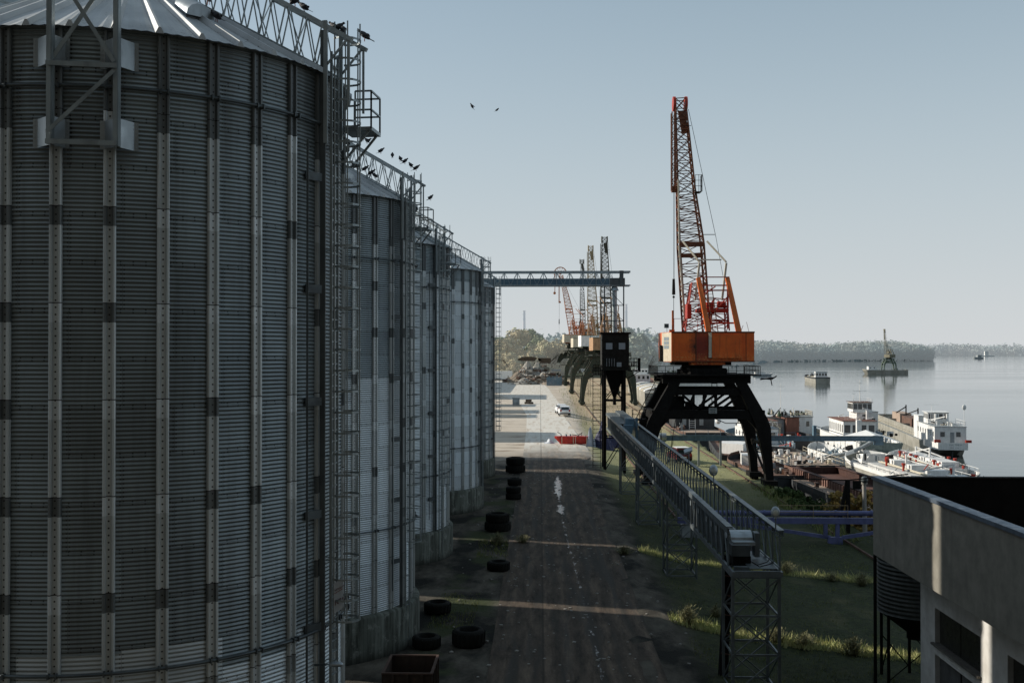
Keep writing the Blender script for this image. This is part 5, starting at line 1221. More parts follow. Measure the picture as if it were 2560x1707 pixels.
# large barge with hatch covers behind the cabin tower
s = vessel('covered_barge', (36.5, 318), 'big pale barge with a rounded bow and curved hatch covers behind the cabin tower', 'barge', 80, 11, 5.4, M['hull_grey'], M['cream'], rz=rad(-1.2), bow=.12, sheer=.5, sw=.9, bul=.6, bm=M['hull_grey'], rake=3)
for i in range(7):
    y = 8+i*9; mb = MB(); n = 8; v0 = []
    for q_ in (y, y+7): v0 += [(-4.2+8.4*j/n, q_, 5.5+1.0*math.sin(PI*j/n)+.5) for j in range(n+1)]
    mb.add(v0, [(j, j+1, j+n+2, j+n+1) for j in range(n)]); mb.box(-4.25,4.25,y,y+7,5.35,5.98); mb.build('hatch_cover', M['cream'] if i % 2 else Wm, s)
s = vessel('passenger_ship', (45, 470), 'small white ship with a red deck strip and dark hull beyond the pale barge', 'ship', 52, 11, 4.0, DR, RO, rz=rad(-6), bow=.15, bul=.5, bm=RO)
cabin(s, 'deckhouse', -4, 4, 8, 34, 4, 7.5, Wm, (('s',4,1.0),('l',8,1.3)), Wm, win=(.7,.8)); cabin(s, 'wheelhouse', -3, 3, 12, 18, 7.6, 10, Wm, (('s',4,1.0),('l',3,1.2)), Wm)
s = vessel('white_tugboat', (54, 440), 'little white tugboat with three dark windows, right of the small white ship', 'boat', 22, 8, 2.5, M['grey'], M['grey'], bow=.2, bul=.6, bm=Wm)
cabin(s, 'deckhouse', -2.6, 2.6, 4, 14, 2.5, 5.8, Wm, (('s',3,1.0),), Wm, win=(.7,.8))
# vessels out on the river
s = vessel('river_barge', (157.8, 592), 'laden river barge with a boxy wheelhouse at its stern, lying on open water', 'barge', 48, 9, 2.6, M['hull_grey'], M['rust_light'], rz=rad(-7), bow=.12, sheer=.8, sw=.85, group='vessels out on the river', bul=.9, bm=DR)
cabin(s, 'wheelhouse', -3.4, 3.0, 3, 8.5, 2.6, 6.6, Wm, (('s',4,1.0),('l',2,1.2)), M['grey'], win=(.7,.7)); mb = MB(); mb.box(-4,4,.3,2,2.6,3.5); mb.build('stern_fender', DR, s)
for y in range(12, 42, 6): mb = MB(); mb.box(-3.2,3.2,y,y+5,2.6,3.5); mb.build('hatch_cover', M['cream'], s)
clutter(s, -3.5, 3.5, 10, 46, 3.4, 12, [M['dark'], M['grey']], 3, s_=1.6)
for o_ in [s]: pass
c0 = at(2225, 934, 842)
s = vessel('pontoon_barge', (c0.x+13, 842), 'flat pontoon on the river with a white hut, carrying a lattice crane', 'barge', 34, 10, 3.2, M['hull_grey'], M['grey'], rz=rad(86), bow=.1, rake=3, group='vessels out on the river', sw=.95)
cabin(s, 'hut', -3, 3, 24, 30, 3.2, 6.0, Wm, (('l',2,.9),), M['grey']); clutter(s, -3, 3, 2, 12, 3.2, 8, [M['dark'], M['grey']], 8, s_=1.4)
HZ = paint('hazy_khaki_lattice', (.24,.22,.15), (.16,.15,.11), .75)
crane('floating_crane', (c0.x-.5, 840.0, WL+3.2), 'khaki lattice crane standing on the pontoon out on the river', (paint('hazy_green', (.12,.16,.11), (.1,.13,.1), .7), HZ, HZ, HZ, HZ), sc=.66, jib_top=49, jib_dx=-2.4, detail=False, group='harbour cranes on the water', house_rz=.5)
s = vessel('motor_boat', (at(1880,938,774).x, 774), 'small white passenger boat low on the water, right of the orange crane house', 'boat', 15, 4, 1.2, M['grey'], Wm, rz=rad(-88), bow=.3, bul=.4, bm=Wm, group='vessels out on the river')
cabin(s, 'cabin', -1.4, 1.4, 2, 9, 1.2, 2.8, Wm, (('l',4,.8),), M['grey'])
c0 = at(2458, 896, 2420); s = vessel('small_ship', (c0.x, 2420), 'tiny hazy ship near the far bank', 'boat', 22, 8, 4, M['grey'], M['grey'], rz=rad(80), bow=.2, group='vessels out on the river'); cabin(s, 'deckhouse', -3, 3, 4, 12, 4, 9, M['grey'])
c0 = at(2485, 888, 3600); s = vessel('white_ship', (c0.x, 3600), 'tiny white ship against the far bank', 'boat', 60, 9, 3, Wm, Wm, rz=rad(90), bow=.2, group='vessels out on the river'); cabin(s, 'deckhouse', -3, 3, 20, 32, 3, 17, Wm)
# dinghy by the bank
c0 = at(1833, 1168, 142); s = thing('dinghy', (28.6, 140, -3.1), 'small blue-grey dinghy drawn up at the bank by the crane leg', 'boat')
mb = hull(4.6, 1.8, .7, .45, .3, .3, 20, .1, .8); mb.build('hull', M['bluegrey'], s); mb = MB(); mb.box(-.75,.75,1.2,1.5,.45,.52); mb.box(-.7,.7,2.6,2.9,.45,.52); mb.build('seat', M['timber'], s); s.rotation_euler = (0,0,rad(60))

# ---------------------------------------------------------------- office block on the right
def plaster(name, a, b, spots=0.0, scale=1.2):
    k = NT(name); c = k.mix(k.ramp(k.noise(scale, 7, .65), .35, .65), a, b)
    c = k.mix(k.math('MULTIPLY', k.ramp(k.noise(1.6, 6, stretch=(1,1,.12)), .5, .75), .35), c, tuple(v*.55 for v in b))
    if spots: c = k.mix(k.ramp(k.noise(3.4, 5, .75), .66, .70), c, (.06,.05,.04))
    k.bump(k.noise(60, 3), .35, .01); return k.done(c, .92, 0, .2)
PL1 = plaster('rough_grey_render', (.27,.255,.215), (.19,.178,.15)); PL2 = plaster('flaking_white_render', (.66,.65,.62), (.50,.485,.45), 1)
bl = thing('harbour_building', (15.2, 48.5, 0), 'grey rendered building with a projecting upper band, sheet metal coping and recessed windows', 'building')
zt, zb, W_ = 9.0, 5.5, 22
mb = MB(); mb.box(0, .3, -36, 0, zb, zt); mb.box(.3, W_, -.3, 0, zb, zt); mb.box(W_-.3, W_, -36, -.3, zb, zt); mb.build('upper_wall', PL1, bl)
mb = MB(); mb.box(-.06, .42, -36, .05, zt+.002, zt+.05); mb.box(-.07,-.055,-36,.06,zt-.1,zt+.05); o = mb.build('coping', paint('zinc_coping', (.17,.21,.26), (.12,.15,.19), .45, .5), bl)
mb = MB(); mb.box(.43, W_, -.36, .05, zt+.002, zt+.04); mb.build('coping', M['dark'], bl)
mb = MB(); mb.box(.3, W_-.3, -36, -.3, 5.7, 5.9); mb.quad((.31,-36,5.9),(.31,-.31,5.9),(.31,-.31,zt),(.31,-36,zt)); mb.quad((.3,-.31,5.9),(W_-.3,-.31,5.9),(W_-.3,-.31,zt-.01),(.3,-.31,zt-.01)); mb.build('roof', paint('black_roof_felt', (.016,.014,.012), (.01,.009,.008), .95, spec=.1), bl)
wx = 1.7
def wallpiece(y0, y1, z0, z1): mbw.box(wx, wx+.35, y0, y1, z0, z1)
mbw = MB(); wb = 48.5
Y = lambda y: y-wb
wallpiece(Y(45.6), Y(47.3), -.6, zb)
for y0, y1 in ((40.95,45.6),(34.0,38.6)): wallpiece(Y(y0), Y(y1), 3.78, zb); wallpiece(Y(y0), Y(y1), 1.8, 2.2)
wallpiece(Y(38.6), Y(40.95), -.6, zb); wallpiece(Y(12.5), Y(34.0), -.6, zb)
mbw.box(wx+.35, W_-1, Y(47.0), Y(47.3), -.6, zb); mbw.build('wall', PL2, bl)
for y0, y1 in ((40.95,45.6),(34.0,38.6)):
    mb = MB(); mb.box(wx+.22, wx+.3, Y(y0), Y(y1), 2.2, 3.78); o = mb.build('window', M['dark'], bl)
    mb = MB(); mb.box(wx+.18, wx+.215, Y(y0)+.08, (Y(y0)+Y(y1))/2-.04, 2.3, 3.7); mb.box(wx+.18, wx+.215, (Y(y0)+Y(y1))/2+.04, Y(y1)-.08, 2.3, 3.7); mb.build('pane', paint('dusty_dark_glass', (.03,.03,.026), (.02,.02,.018), .35), o)
    mb = MB(); mb.box(wx-.16, wx+.2, Y(y0)-.1, Y(y1)+.1, 2.202, 2.29); mb.build('sill', paint('old_sill', (.16,.15,.13), (.1,.09,.08), .9), bl)
    mb = MB(); mb.box(wx+.2, wx+.3, Y(y0), Y(y1), -.6, 1.8); o = mb.build('door', paint('grey_steel_door', (.12,.12,.12), (.08,.08,.08), .6), bl); mb = MB(); mb.box(wx+.17, wx+.198, (Y(y0)+Y(y1))/2-.04, (Y(y0)+Y(y1))/2+.04, -.6, 1.78); mb.build('door_strip', M['dark'], o)
mb = MB(); mb.box(.3, wx, -36, -.4, zb-.002+.01, zb+.1); mb.build('soffit', PL1, bl)
mb = MB(); mb.bar((.06,-.06,-1.6),(.06,-.06,zb),.12); mb.build('corner_post', M['black'], bl)
# small corrugated feed silo tucked behind the building
t = thing('hopper_silo', (18.35, 51.8, gz(17.7,51.6)), 'small dark corrugated hopper silo on legs under the building overhang', 'hopper silo')
V, Fc = corrugated(1.85, 3.4, 8.0, .2, 48, 5, .03); npmesh('silo_wall', V, Fc, paint('dark_corrugated_steel', (.09,.095,.09), (.055,.06,.055), .55, .5), t, smooth=True)
mb = MB(); mb.lathe([(1.85,3.4),(.5,2.4),(.5,2.1)],28); mb.build('hopper', M['black'], t); mb = MB(); mb.lathe([(1.95,8.0),(.2,8.5)],28); mb.build('cap', M['black'], t)
for a in range(6): mb = MB(); x, y = 1.75*math.cos(a*PI/3+.4), 1.75*math.sin(a*PI/3+.4); mb.bar((x,y,-.2),(x,y,4.2),.12); mb.build('leg', M['black'], t)
mb = MB()
for a in range(6):
    p_ = [Vector((1.75*math.cos(b_*PI/3+.4),1.75*math.sin(b_*PI/3+.4),0)) for b_ in (a,a+1)]; mb.bar(p_[0]+Vector((0,0,.2)),p_[1]+Vector((0,0,2)),.05)
mb.build('brace', M['black'], t)

# violet pipe conveyor behind the long conveyor
t = thing('pipe_conveyor', (0, 90, 0), 'violet-blue pipe conveyor with a braced underside crossing behind the long conveyor', 'pipe conveyor')
mb = MB(); mb.tube((11.7,0,1.0),(33,0,1.0),.22,14)
for x in range(13, 33, 3): mb.tube((x,0,1.0),(x+.12,0,1.0),.27,14)
mb.build('pipe', M['violet'], t)
mb = MB(); mb.box(11.7,33,-.2,.2,.12,.62); mb.build('beam', M['violet'], t)
mb = MB(); mb.bar((16.6,0,.1),(24.6,0,-1.05),.16,.3); mb.bar((25.6,0,-1.05),(33,0,.1),.16,.3); mb.bar((24.2,0,.1),(24.2,0,-1.0),.3,.3); mb.bar((25.2,0,.1),(25.2,0,-1.0),.3,.3); mb.box(24.4,25.6,-.2,.2,-1.9,-1.0); mb.build('truss_brace', M['violet'], t)
mb = MB(); mb.rail([(20.2,-.3,.6),(26,-.3,.6)],1.1,.035,2,3.0); mb.build('railing', M['tan'], t)
mb = MB(); mb.box(12.0,13.5,-.6,.6,-1.2,.0); mb.bar((12.3,0,-1.3),(12.3,0,.1),.2); mb.build('footing', M['grey'], t)
# blue-grey gangway conveyor reaching over the boats
t = thing('loading_conveyor', (0, 150, 0), 'blue-grey loading conveyor with walkway railing reaching out from the quay over the boats', 'loading conveyor')
mb = MB(); mb.box(17.6,48.4,-.45,.45,2.15,2.7); mb.box(17.6,48.2,-.52,-.455,2.05,2.2); mb.box(17.6,48.2,-.52,-.455,2.7,2.8); mb.build('beam', M['bluegrey'], t)
mb = MB(); mb.rail([(18.5,-.6,2.2),(25.5,-.6,2.2)],1.35,.06,2,1.8); mb.rail([(25.5,-.6,2.3),(36,-.6,2.3)],.95,.05,2,3.0); mb.build('railing', M['bluegrey'], t)
mb = MB(); mb.tube((16.9,0,2.5),(17.9,0,2.5),.62,12); mb.box(17.2,17.7,-.5,.5,.4,2.0); mb.build('motor', M['steel'], t)
mb = MB()
for x in (22.5, 25.6): mb.bar((x,0,gz(x,150)),(x,0,2.1),.28)
mb.build('support_post', M['steel_light'], t)
mb = MB(); mb.box(31.5,31.9,-.4,.4,2.8,4.0); mb.box(38.6,39.0,-.4,.4,2.8,4.2); mb.box(47.2,48.4,-.4,.4,1.5,2.1); mb.path([(38.8,0,4.2),(43,0,2.9)],.05,5); mb.build('guide_head', M['bluegrey'], t)
mb = MB(); mb.tube((19,.2,2.4),(18.2,.3,-1.4),.05,5); mb.build('cable', M['black'], t)

# dark A-shaped brace beside the barge
t = thing('mooring_brace', (27.4, 95, -1.8), 'dark steel A-shaped mooring brace standing in front of the rusty barge', 'mooring brace')
mb = MB(); mb.bar((.15,0,0),(.15,0,5.0),.3); mb.bar((-.9,0,0),(.1,0,5.0),.28); mb.build('upright', M['black'], t)
mb = MB(); mb.bar((-5.6,2,4.9),(.2,0,5.0),.1); mb.bar((.2,0,5.0),(6.5,3,5.2),.1); mb.box(.6,1.3,-.1,.1,4.2,4.95); mb.build('tie_bar', M['black'], t)
t = thing('mooring_post', (31.6, 98.5, -3.8), 'weathered grey mooring post between the tank barge and the building corner', 'post'); t.location = at(2163,1200,97); t.location.z = -4
mb = MB(); mb.tube((0,0,0),(-.1,0,6.6),.24,8,.18); mb.tube((-.1,0,6.6),(-.1,0,6.8),.3,8); mb.build('shaft', M['concrete'], t)
mb = MB(); mb.ball((-.1,-.1,7.0),.35,5); mb.build('floodlight', M['steel_dark'], t)

# ---------------------------------------------------------------- yard things
def tyre(px, pyb, wpx, label, stack=0, hollow=True, hfac=.42):
    y = CAMZ*F/(pyb-877); c = at(px, pyb, y); r = wpx/F*y/2; hgt = r*2*hfac
    t = thing('tractor_tyre', (c.x, c.y+r, stack*hgt), label, 'tyre', 'old tractor tyres beside the road'); 
    mb = MB(); mb.lathe([(r*.56,.03*r),(r*.62,hgt*.45),(r*.6,hgt*.96),(r*.72,hgt*1.02),(r*.9,hgt*.97),(r,hgt*.8),(r*1.0,hgt*.2),(r*.88,0),(r*.62,0)],36); mb.build('tyre_wall', M['rubber'], t)
    mb = MB()
    for i in range(20):
        a = 2*PI*i/20; d = Vector((math.cos(a),math.sin(a),0)); e = Vector((math.cos(a+.12),math.sin(a+.12),0)); mb.bar(d*r*1.0+Vector((0,0,hgt*.12)), e*r*1.01+Vector((0,0,hgt*.88)), .06*r, .12*r)
    mb.build('tread', M['rubber'], t)
    mb = MB(); mb.lathe([(.001,hgt*.35),(r*.6,hgt*.35)],20); mb.build('soil_fill', M['dark'], t)
    return t
tyre(1091,1538,66,'old tyre lying by the concrete base of the second silo'); tyre(1063,1626,70,'old tyre lying against the front concrete base, left of the wide ring-topped one')
tyre(1169,1622,82,'wide old tyre with a pale ring top, nearest the road',hfac=.5); tyre(1245,1430,56,'old tyre half sunk in grass, in front of the dry weed clump')
tyre(1243,1330,64,'lower tyre of the black pair next to the dry weed clump',hfac=.36); tyre(1243,1330,58,'upper tyre of the black pair next to the dry weed clump',stack=1.0,hfac=.38)
tyre(1283,1250,38,'lower tyre of the low black stack between the big black stacks',hfac=.45); tyre(1283,1250,36,'upper tyre of the low black stack between the big black stacks',stack=1,hfac=.45)
tyre(1288,1183,48,'lower tyre of the stack at the edge of the lit yard',hfac=.42); tyre(1288,1183,46,'upper tyre of the stack at the edge of the lit yard',stack=1,hfac=.42)
tyre(1286,1214,34,'single old tyre just in front of the farthest stack',hfac=.5)
# rusty skip
t = thing('waste_container', (-5.45, 44.4, 0), 'open rusty waste container with ribbed sides at the foot of the nearest silos', 'container')
a, b_, h = 1.02, 1.3, 1.5
mb = MB()
for x0, x1, y0, y1 in ((-a,-a+.05,-b_,b_),(a-.05,a,-b_,b_),(-a+.05,a-.05,-b_,-b_+.05),(-a+.05,a-.05,b_-.05,b_)): mb.box(x0,x1,y0,y1,.1,h)
mb.box(-a+.05,a-.05,-b_+.05,b_-.05,.1,.16); SK = paint('rusty_brown_bin', (.055,.032,.02), (.035,.022,.015), .8, rust=.3); mb.build('body', SK, t)
mb = MB()
for x0, x1, y0, y1 in ((-a-.04,-a+.07,-b_-.04,b_+.04),(a-.07,a+.04,-b_-.04,b_+.04),(-a+.07,a-.07,-b_-.04,-b_+.07),(-a+.07,a-.07,b_-.07,b_+.04)): mb.box(x0,x1,y0,y1,h+.002,h+.07)
mb.build('rim', paint('dull_brown_rim', (.09,.05,.035), (.06,.035,.025), .8, rust=.3), t)
for i in range(4):
    for sx in (-1, 1): mb = MB(); y = -b_+.3+i*.67; mb.box(sx*(a+.035)-.033,sx*(a+.035)+.033,y-.05,y+.05,.1,h-.002); mb.build('rib', SK, t)
for i in range(3): mb = MB(); x = -.6+i*.6; mb.box(x-.05,x+.05,-b_-.07,-b_-.004,.1,h-.002); mb.build('rib', SK, t)

def car(loc, label, body, rz=0, sc=1.0, roofm=None, group='parked vehicles'):
    t = thing('parked_car', loc, label, 'car', group, rz, sc)
    # rear of the car faces -y; section profile along y
    prof = [(-2.25,.45),(-2.28,.95),(-2.12,1.05),(-1.92,1.62),(-1.6,1.72),(-.2,1.74),(.25,1.66),(.95,1.12),(2.0,.98),(2.25,.75),(2.2,.4)]
    def sec(x, ins): return [(x, y, z) for y, z in prof]
    mb = MB(); n = len(prof); vs = []
    for x, f in ((-.9,0),(-.86,1),(.86,1),(.9,0)):
        for y, z in prof: vs.append((x*(1-(.14 if z > 1.15 else 0)*(abs(x) > .88)-(.1 if z > 1.15 else 0)), y, z))
    Fc = [(k_*n+i, k_*n+i+1, (k_+1)*n+i+1, (k_+1)*n+i) for k_ in range(3) for i in range(n-1)]+[tuple(range(n-1,-1,-1)), tuple(range(3*n,4*n)), (0,n,2*n,3*n,3*n+n-1,2*n+n-1,n+n-1,n-1)]
    mb.add(vs, Fc); mb.build('body', body, t)
    mb = MB(); mb.add([(-.68,-2.12,1.1),(.68,-2.12,1.1),(.62,-1.955,1.56),(-.62,-1.955,1.56)],[(0,1,2,3)]); mb.build('rear_window', M['glass'], t)
    mb = MB(); mb.add([(-.7,.93,1.15),(.7,.93,1.15),(.62,.33,1.6),(-.62,.33,1.6)],[(3,2,1,0)]); mb.build('windscreen', M['glass'], t)
    for sx in (-1, 1): mb = MB(); mb.add([(sx*.86,-1.8,1.18),(sx*.86,.7,1.18),(sx*.80,.1,1.6),(sx*.80,-1.6,1.6)],[(0,1,2,3)] if sx > 0 else [(3,2,1,0)]); mb.build('side_window', M['glass'], t)
    for sx in (-1, 1):
        mb = MB(); mb.box(sx*.72-.12,sx*.72+.12,-2.31,-2.27,.85,1.15); mb.build('tail_light', M['red'], t)
        for y in (-1.4, 1.4):
            w_ = MB(); w_.tube((sx*.78,y,.33),(sx*.93,y,.33),.33,16); o = w_.build('wheel', M['rubber'], t); w_ = MB(); w_.tube((sx*.925,y,.33),(sx*.94,y,.33),.19,12); w_.build('rim', M['steel_light'], o)
    mb = MB(); mb.box(-.26,.26,-2.31,-2.285,.68,.8); mb.build('number_plate', Wm, t); mb = MB(); mb.box(-.88,.88,-2.33,-2.2,.38,.6); mb.build('bumper', M['dark'], t)
    if roofm: mb = MB(); mb.box(-.78,.78,-1.75,.1,1.745,1.79); mb.build('roof', roofm, t)
    return t
CW = paint('car_white', (.78,.79,.8), (.74,.75,.76), .3, streak=.1)
c0 = at(1411, 1040, 238); car((c0.x, 240, gz(c0.x,240)), 'white estate car parked at the road edge, rear window towards the viewer', CW, rz=rad(3), sc=1.35)
c0 = at(1403, 1030, 247); car((c0.x, 249, gz(c0.x,249)), 'white car mostly hidden behind the white estate car', CW, rz=rad(5), sc=1.3)
c0 = at(1703, 1150, 153); car((c0.x, 155, gz(c0.x,155)), 'dark maroon van with a white roof, half hidden by the long conveyor', paint('maroon_body', (.12,.015,.02), (.09,.012,.015), .35), rz=rad(8), sc=1.25, roofm=Wm)
# red boat ashore with tarpaulin heap
t = thing('red_boat', (2.3, 167, .06), 'red boat hull on the yard with white stripes and junk on top', 'boat', rz=rad(-90))
mb = MB(); n = 16; V = []
for i in range(n+1):
    q_ = i/n; y = q_*5.6; hb = .85 if q_ > .35 else .85*(.25+.75*(q_/.35)**.6); V += [(-hb*.8,y+(.9*(1-q_/.35) if q_ < .35 else 0),.0),(-hb,y,.95),(-hb,y,1.2),(hb,y,1.2),(hb,y,.95),(hb*.8,y+(.9*(1-q_/.35) if q_ < .35 else 0),.0)]
Fc = [(i*6+j,(i+1)*6+j,(i+1)*6+(j+1)%6,i*6+(j+1)%6) for i in range(n) for j in range(6)]+[(5,4,3,2,1,0),tuple(n*6+j for j in range(6))]
mb.add(V, Fc); RB = paint('boat_red', (.55,.03,.02), (.35,.022,.016), .45, rust=.1); mb.build('hull', RB, t)
for y in (1.1, 2.9, 3.25, 5.0): mb = MB(); mb.box(.855,.875,y,y+.09,.1,1.18); mb.build('stripe', M['cream'], t)
clutter(t, -.6, .6, .8, 5.0, 1.18, 12, [M['grey'], M['dark'], M['bluegrey']], 5, s_=.45)
def heap(name, c, rx, ry, h, m, label, cat, seed, group=None, n=26, rough=.25, chunks=0, cm=None):
    rr = random.Random(seed); ph = [rr.uniform(0,6) for _ in range(6)]; V = []
    for i in range(n+1):
        for j in range(n+1):
            u, v = i/n*2-1, j/n*2-1; d = math.hypot(u, v); a = math.atan2(v, u)
            z = h*max(0, 1-d**1.6)*(1+rough*(math.sin(u*5+ph[0])+math.sin(v*6+ph[1])+math.sin((u+v)*9+ph[2])*.6)) + (rr.uniform(-.05,.05)*h if d < .95 else -.1*h)
            V.append((u*rx, v*ry, z))
    Fc = [(i*(n+1)+j,(i+1)*(n+1)+j,(i+1)*(n+1)+j+1,i*(n+1)+j+1) for i in range(n) for j in range(n)]
    t = thing(name, c, label, cat, group); npmesh('mound', np.array(V), np.array(Fc), m, t)
    if chunks:
        for k_ in range(3):
            mb = MB()
            for i in range(chunks//3):
                a = rr.uniform(0,2*PI); q_ = math.sqrt(rr.random())*.9; x, y = math.cos(a)*q_*rx, math.sin(a)*q_*ry; z = h*max(0,1-q_**1.6); s_ = rr.uniform(.25,1.1)*h*.2
                mb.box(x-s_, x+s_*rr.uniform(.5,2), y-s_, y+s_, z-s_*.3, z+s_*rr.uniform(.3,1.1), rr.uniform(0,3))
            o = mb.build('debris', (cm or [M['concrete'],M['rust'],M['timber']])[k_], t); o['kind'] = 'stuff'
    return t
TB = paint('dark_blue_tarp', (.03,.035,.10), (.018,.02,.06), .55, scale=3)
heap('tarpaulin', (9.8, 167.5, gz(9.8,167)), 2.0, 1.6, 2.6, TB, 'dark blue tarpaulin draped over a heap behind the red boat', 'tarpaulin', 3, n=30, rough=.35)
heap('tarpaulin', (12.3, 172, gz(12,172)), 2.6, 1.0, 1.9, TB, 'second blue tarpaulin partly hidden by the ladder of the cabin tower', 'tarpaulin', 5, n=26, rough=.3)
heap('tarpaulin', (1.5, 168, .05), .9, .9, .45, paint('white_sheet', (.65,.68,.72), (.55,.58,.62), .6), 'crumpled white sheet at the bow of the red boat', 'tarpaulin', 8, n=20, rough=.4)
heap('tarpaulin', (8.0, 166.2, gz(8,166)), .8, .5, 2.0, paint('pale_blue_sheet', (.42,.46,.55), (.3,.34,.42), .6), 'pale blue sheet hanging at the stern of the red boat', 'tarpaulin', 9, n=20, rough=.4)
# yard kiosk, trailer, tripod
c0 = at(1290, 1012, 285); t = thing('kiosk_box', (c0.x, 286, 0), 'small grey box kiosk with a pale window out in the open yard', 'kiosk'); mb = MB(); mb.box(-.95,.95,-.8,.8,.1,1.9); mb.build('body', M['grey'], t); mb = MB(); mb.box(-1.05,1.05,-.9,.9,1.902,2.0); mb.build('roof', M['steel_dark'], t); mb = MB(); mb.box(-.5,.3,-.83,-.803,.9,1.5); mb.build('window', PANE, t)
c0 = at(1322, 1010, 292); t = thing('pallet', (c0.x, 292, 0), 'low timber pallet load to the right of the grey box kiosk', 'pallet'); mb = MB()
for i in range(6): mb.box(-1.2+i*.42,-.9+i*.42,-.6,.6,.5,.62)
mb.box(-1.2,1.3,-.6,-.5,.1,.5); mb.box(-1.2,1.3,.5,.6,.1,.5); mb.box(-.9,.8,-.5,.5,.625,1.3); mb.build('boards', M['timber'], t)
c0 = at(1250, 950, 530); t = thing('site_trailer', (c0.x-3, 530, -.3), 'long white box trailer at the far end of the yard', 'trailer'); mb = MB(); mb.box(-10,9.2,-1.5,1.5,.9,4.9); mb.build('body', Wm, t); mb = MB(); mb.box(-9,8,-1.2,1.2,.3,.9); mb.build('chassis', M['dark'], t)
c0 = at(1270, 957, 470); t = thing('lifting_frame', (c0.x, 470, -.2), 'thin triangular lifting frame in front of the white trailer', 'lifting frame'); mb = MB(); mb.bar((0,0,0),(0,0,3.9),.2); mb.bar((0,0,3.8),(2.6,0,.1),.2); mb.bar((0,0,.4),(2.4,0,.4),.16); mb.build('frame', M['tan'], t)
gh = 'rubble heaps at the far end of the yard'
RUB = paint('pale_rubble', (.40,.38,.34), (.24,.22,.19), .95, scale=.25, rust=.1, streak=.1)
RUB2 = paint('brown_rubble', (.33,.27,.21), (.2,.16,.12), .95, scale=.25, rust=.25, streak=.1)
for px, y, rx, ry, h, m, lb in ((1322,540,9,6,6.5,RUB,'pale grey rubble heap with a rounded top below the arched shed'),(1350,560,8,6,7.0,RUB,'highest pale rubble heap, right of the rounded one'),(1300,500,9,5,3.6,RUB2,'brown scrap heap right of the white trailer'),
        (1338,490,9,5,3.4,RUB2,'low brown scrap heap in front of the pale heaps'),(1372,505,7,5,4.6,RUB,'pale rubble heap left of the green crane leg'),(1390,470,7,4,2.6,RUB2,'low scrap heap beside the green crane leg'),
        (1275,600,12,6,6,RUB2,'long low heap behind the white trailer'),(1315,470,7,3,2.2,RUB,'small pale heap at the end of the concrete road')):
    c0 = at(px, 900, y); heap('rubble_heap', (c0.x, y, -.3), rx, ry, h, m, lb, 'rubble heap', px, gh, 22, .22, 60)
c0 = at(1322, 900, 575); t = thing('arched_shed', (c0.x, 575, -.3), 'dark arched shed roof on posts above the rubble heaps', 'shed')
mb = MB(); n = 10; ar = [(7*math.cos(PI*i/n), 9.6+2.4*math.sin(PI*i/n)) for i in range(n+1)]
mb.add([(x,-4,z) for x, z in ar]+[(x,4,z) for x, z in ar], [(i,i+1,i+n+2,i+n+1) for i in range(n)]+[tuple(range(n+1))]); mb.box(5,12,-4,4,8.4,11.2); mb.build('roof', M['timber'], t)
mb = MB()
for x in (-6,-3,0,3,6): mb.bar((x,-3.5,0),(x,-3.5,9.5),.4)
mb.build('post', M['timber'], t)
c0 = at(1345, 905, 545); t = thing('scrap_conveyor', (c0.x, 545, -.3), 'pale green inclined conveyor resting over the rubble heaps', 'conveyor'); mb = MB(); mb.lattice((-12,0,10),(8,0,5.4),.8,1.0,.8,1.0,12,.16,.1,side=(0,1,0)); mb.build('boom', paint('pale_green_paint', (.34,.40,.34), (.25,.3,.25), .7), t); mb = MB(); mb.box(7,12,-.8,.8,4.6,5.6); mb.bar((2,0,0),(2,0,6.6),.3); mb.build('support', M['grey'], t)
c0 = at(1385, 930, 455); t = thing('sheet_fence', (c0.x, 455, -.3), 'short fence of grey-green upright sheets beside the green crane leg', 'fence'); mb = MB()
for i in range(12): mb.box(-3.2+i*.55,-2.72+i*.55,-.05+.04*(i%2),.05+.04*(i%2),0,3.6+.3*(i%3))
mb.build('panel', M['bluegrey'], t)
# chimneys in the haze
def chimney(px, y, top, label):
    c0 = at(px, 877, y); h = CAMZ+(877-top)/F*y; k_ = y/F
    t = thing('chimney', (c0.x, y, -2), label, 'chimney', 'tall power station chimneys')
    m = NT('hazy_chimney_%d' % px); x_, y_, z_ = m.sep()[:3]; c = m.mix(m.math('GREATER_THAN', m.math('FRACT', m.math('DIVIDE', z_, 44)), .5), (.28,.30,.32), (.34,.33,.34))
    m.put(m.b.inputs['Emission Color'], (.50,.535,.57)); m.put(m.b.inputs['Emission Strength'], .48); mm = m.done(c, .95, 0, .1)  # haze painted in as a glow of the chimney surface
    mb = MB(); mb.tube((0,0,0),(0,0,h),5.2*k_,18,3.2*k_); mb.build('shaft', mm, t)
    mb = MB()
    for z in (h-.6*k_, h-9*k_, h-20*k_): mb.tube((0,0,z-.5*k_),(0,0,z+.5*k_),4.3*k_,18)
    mb.build('gallery_ring', mm, t)
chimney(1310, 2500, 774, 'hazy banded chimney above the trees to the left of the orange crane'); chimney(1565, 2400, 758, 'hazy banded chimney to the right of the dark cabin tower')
for px, tp_ in ((2146,851),(2169,849),(2173,849)):
    c0 = at(px, 877, 3000); t = thing('mast_tower', (c0.x, 3000, -2), 'faint lattice mast over the headland woods, %s' % {2146:'left of the pair',2169:'left one of the pair',2173:'right one of the pair'}[px], 'mast', 'faint masts beyond the headland'); mb = MB(); mb.tube((0,0,0),(3 if px == 2173 else -2,0,CAMZ+2+(877-tp_)/F*3000),1.3,5,.6); mb.build('shaft', W2, t)

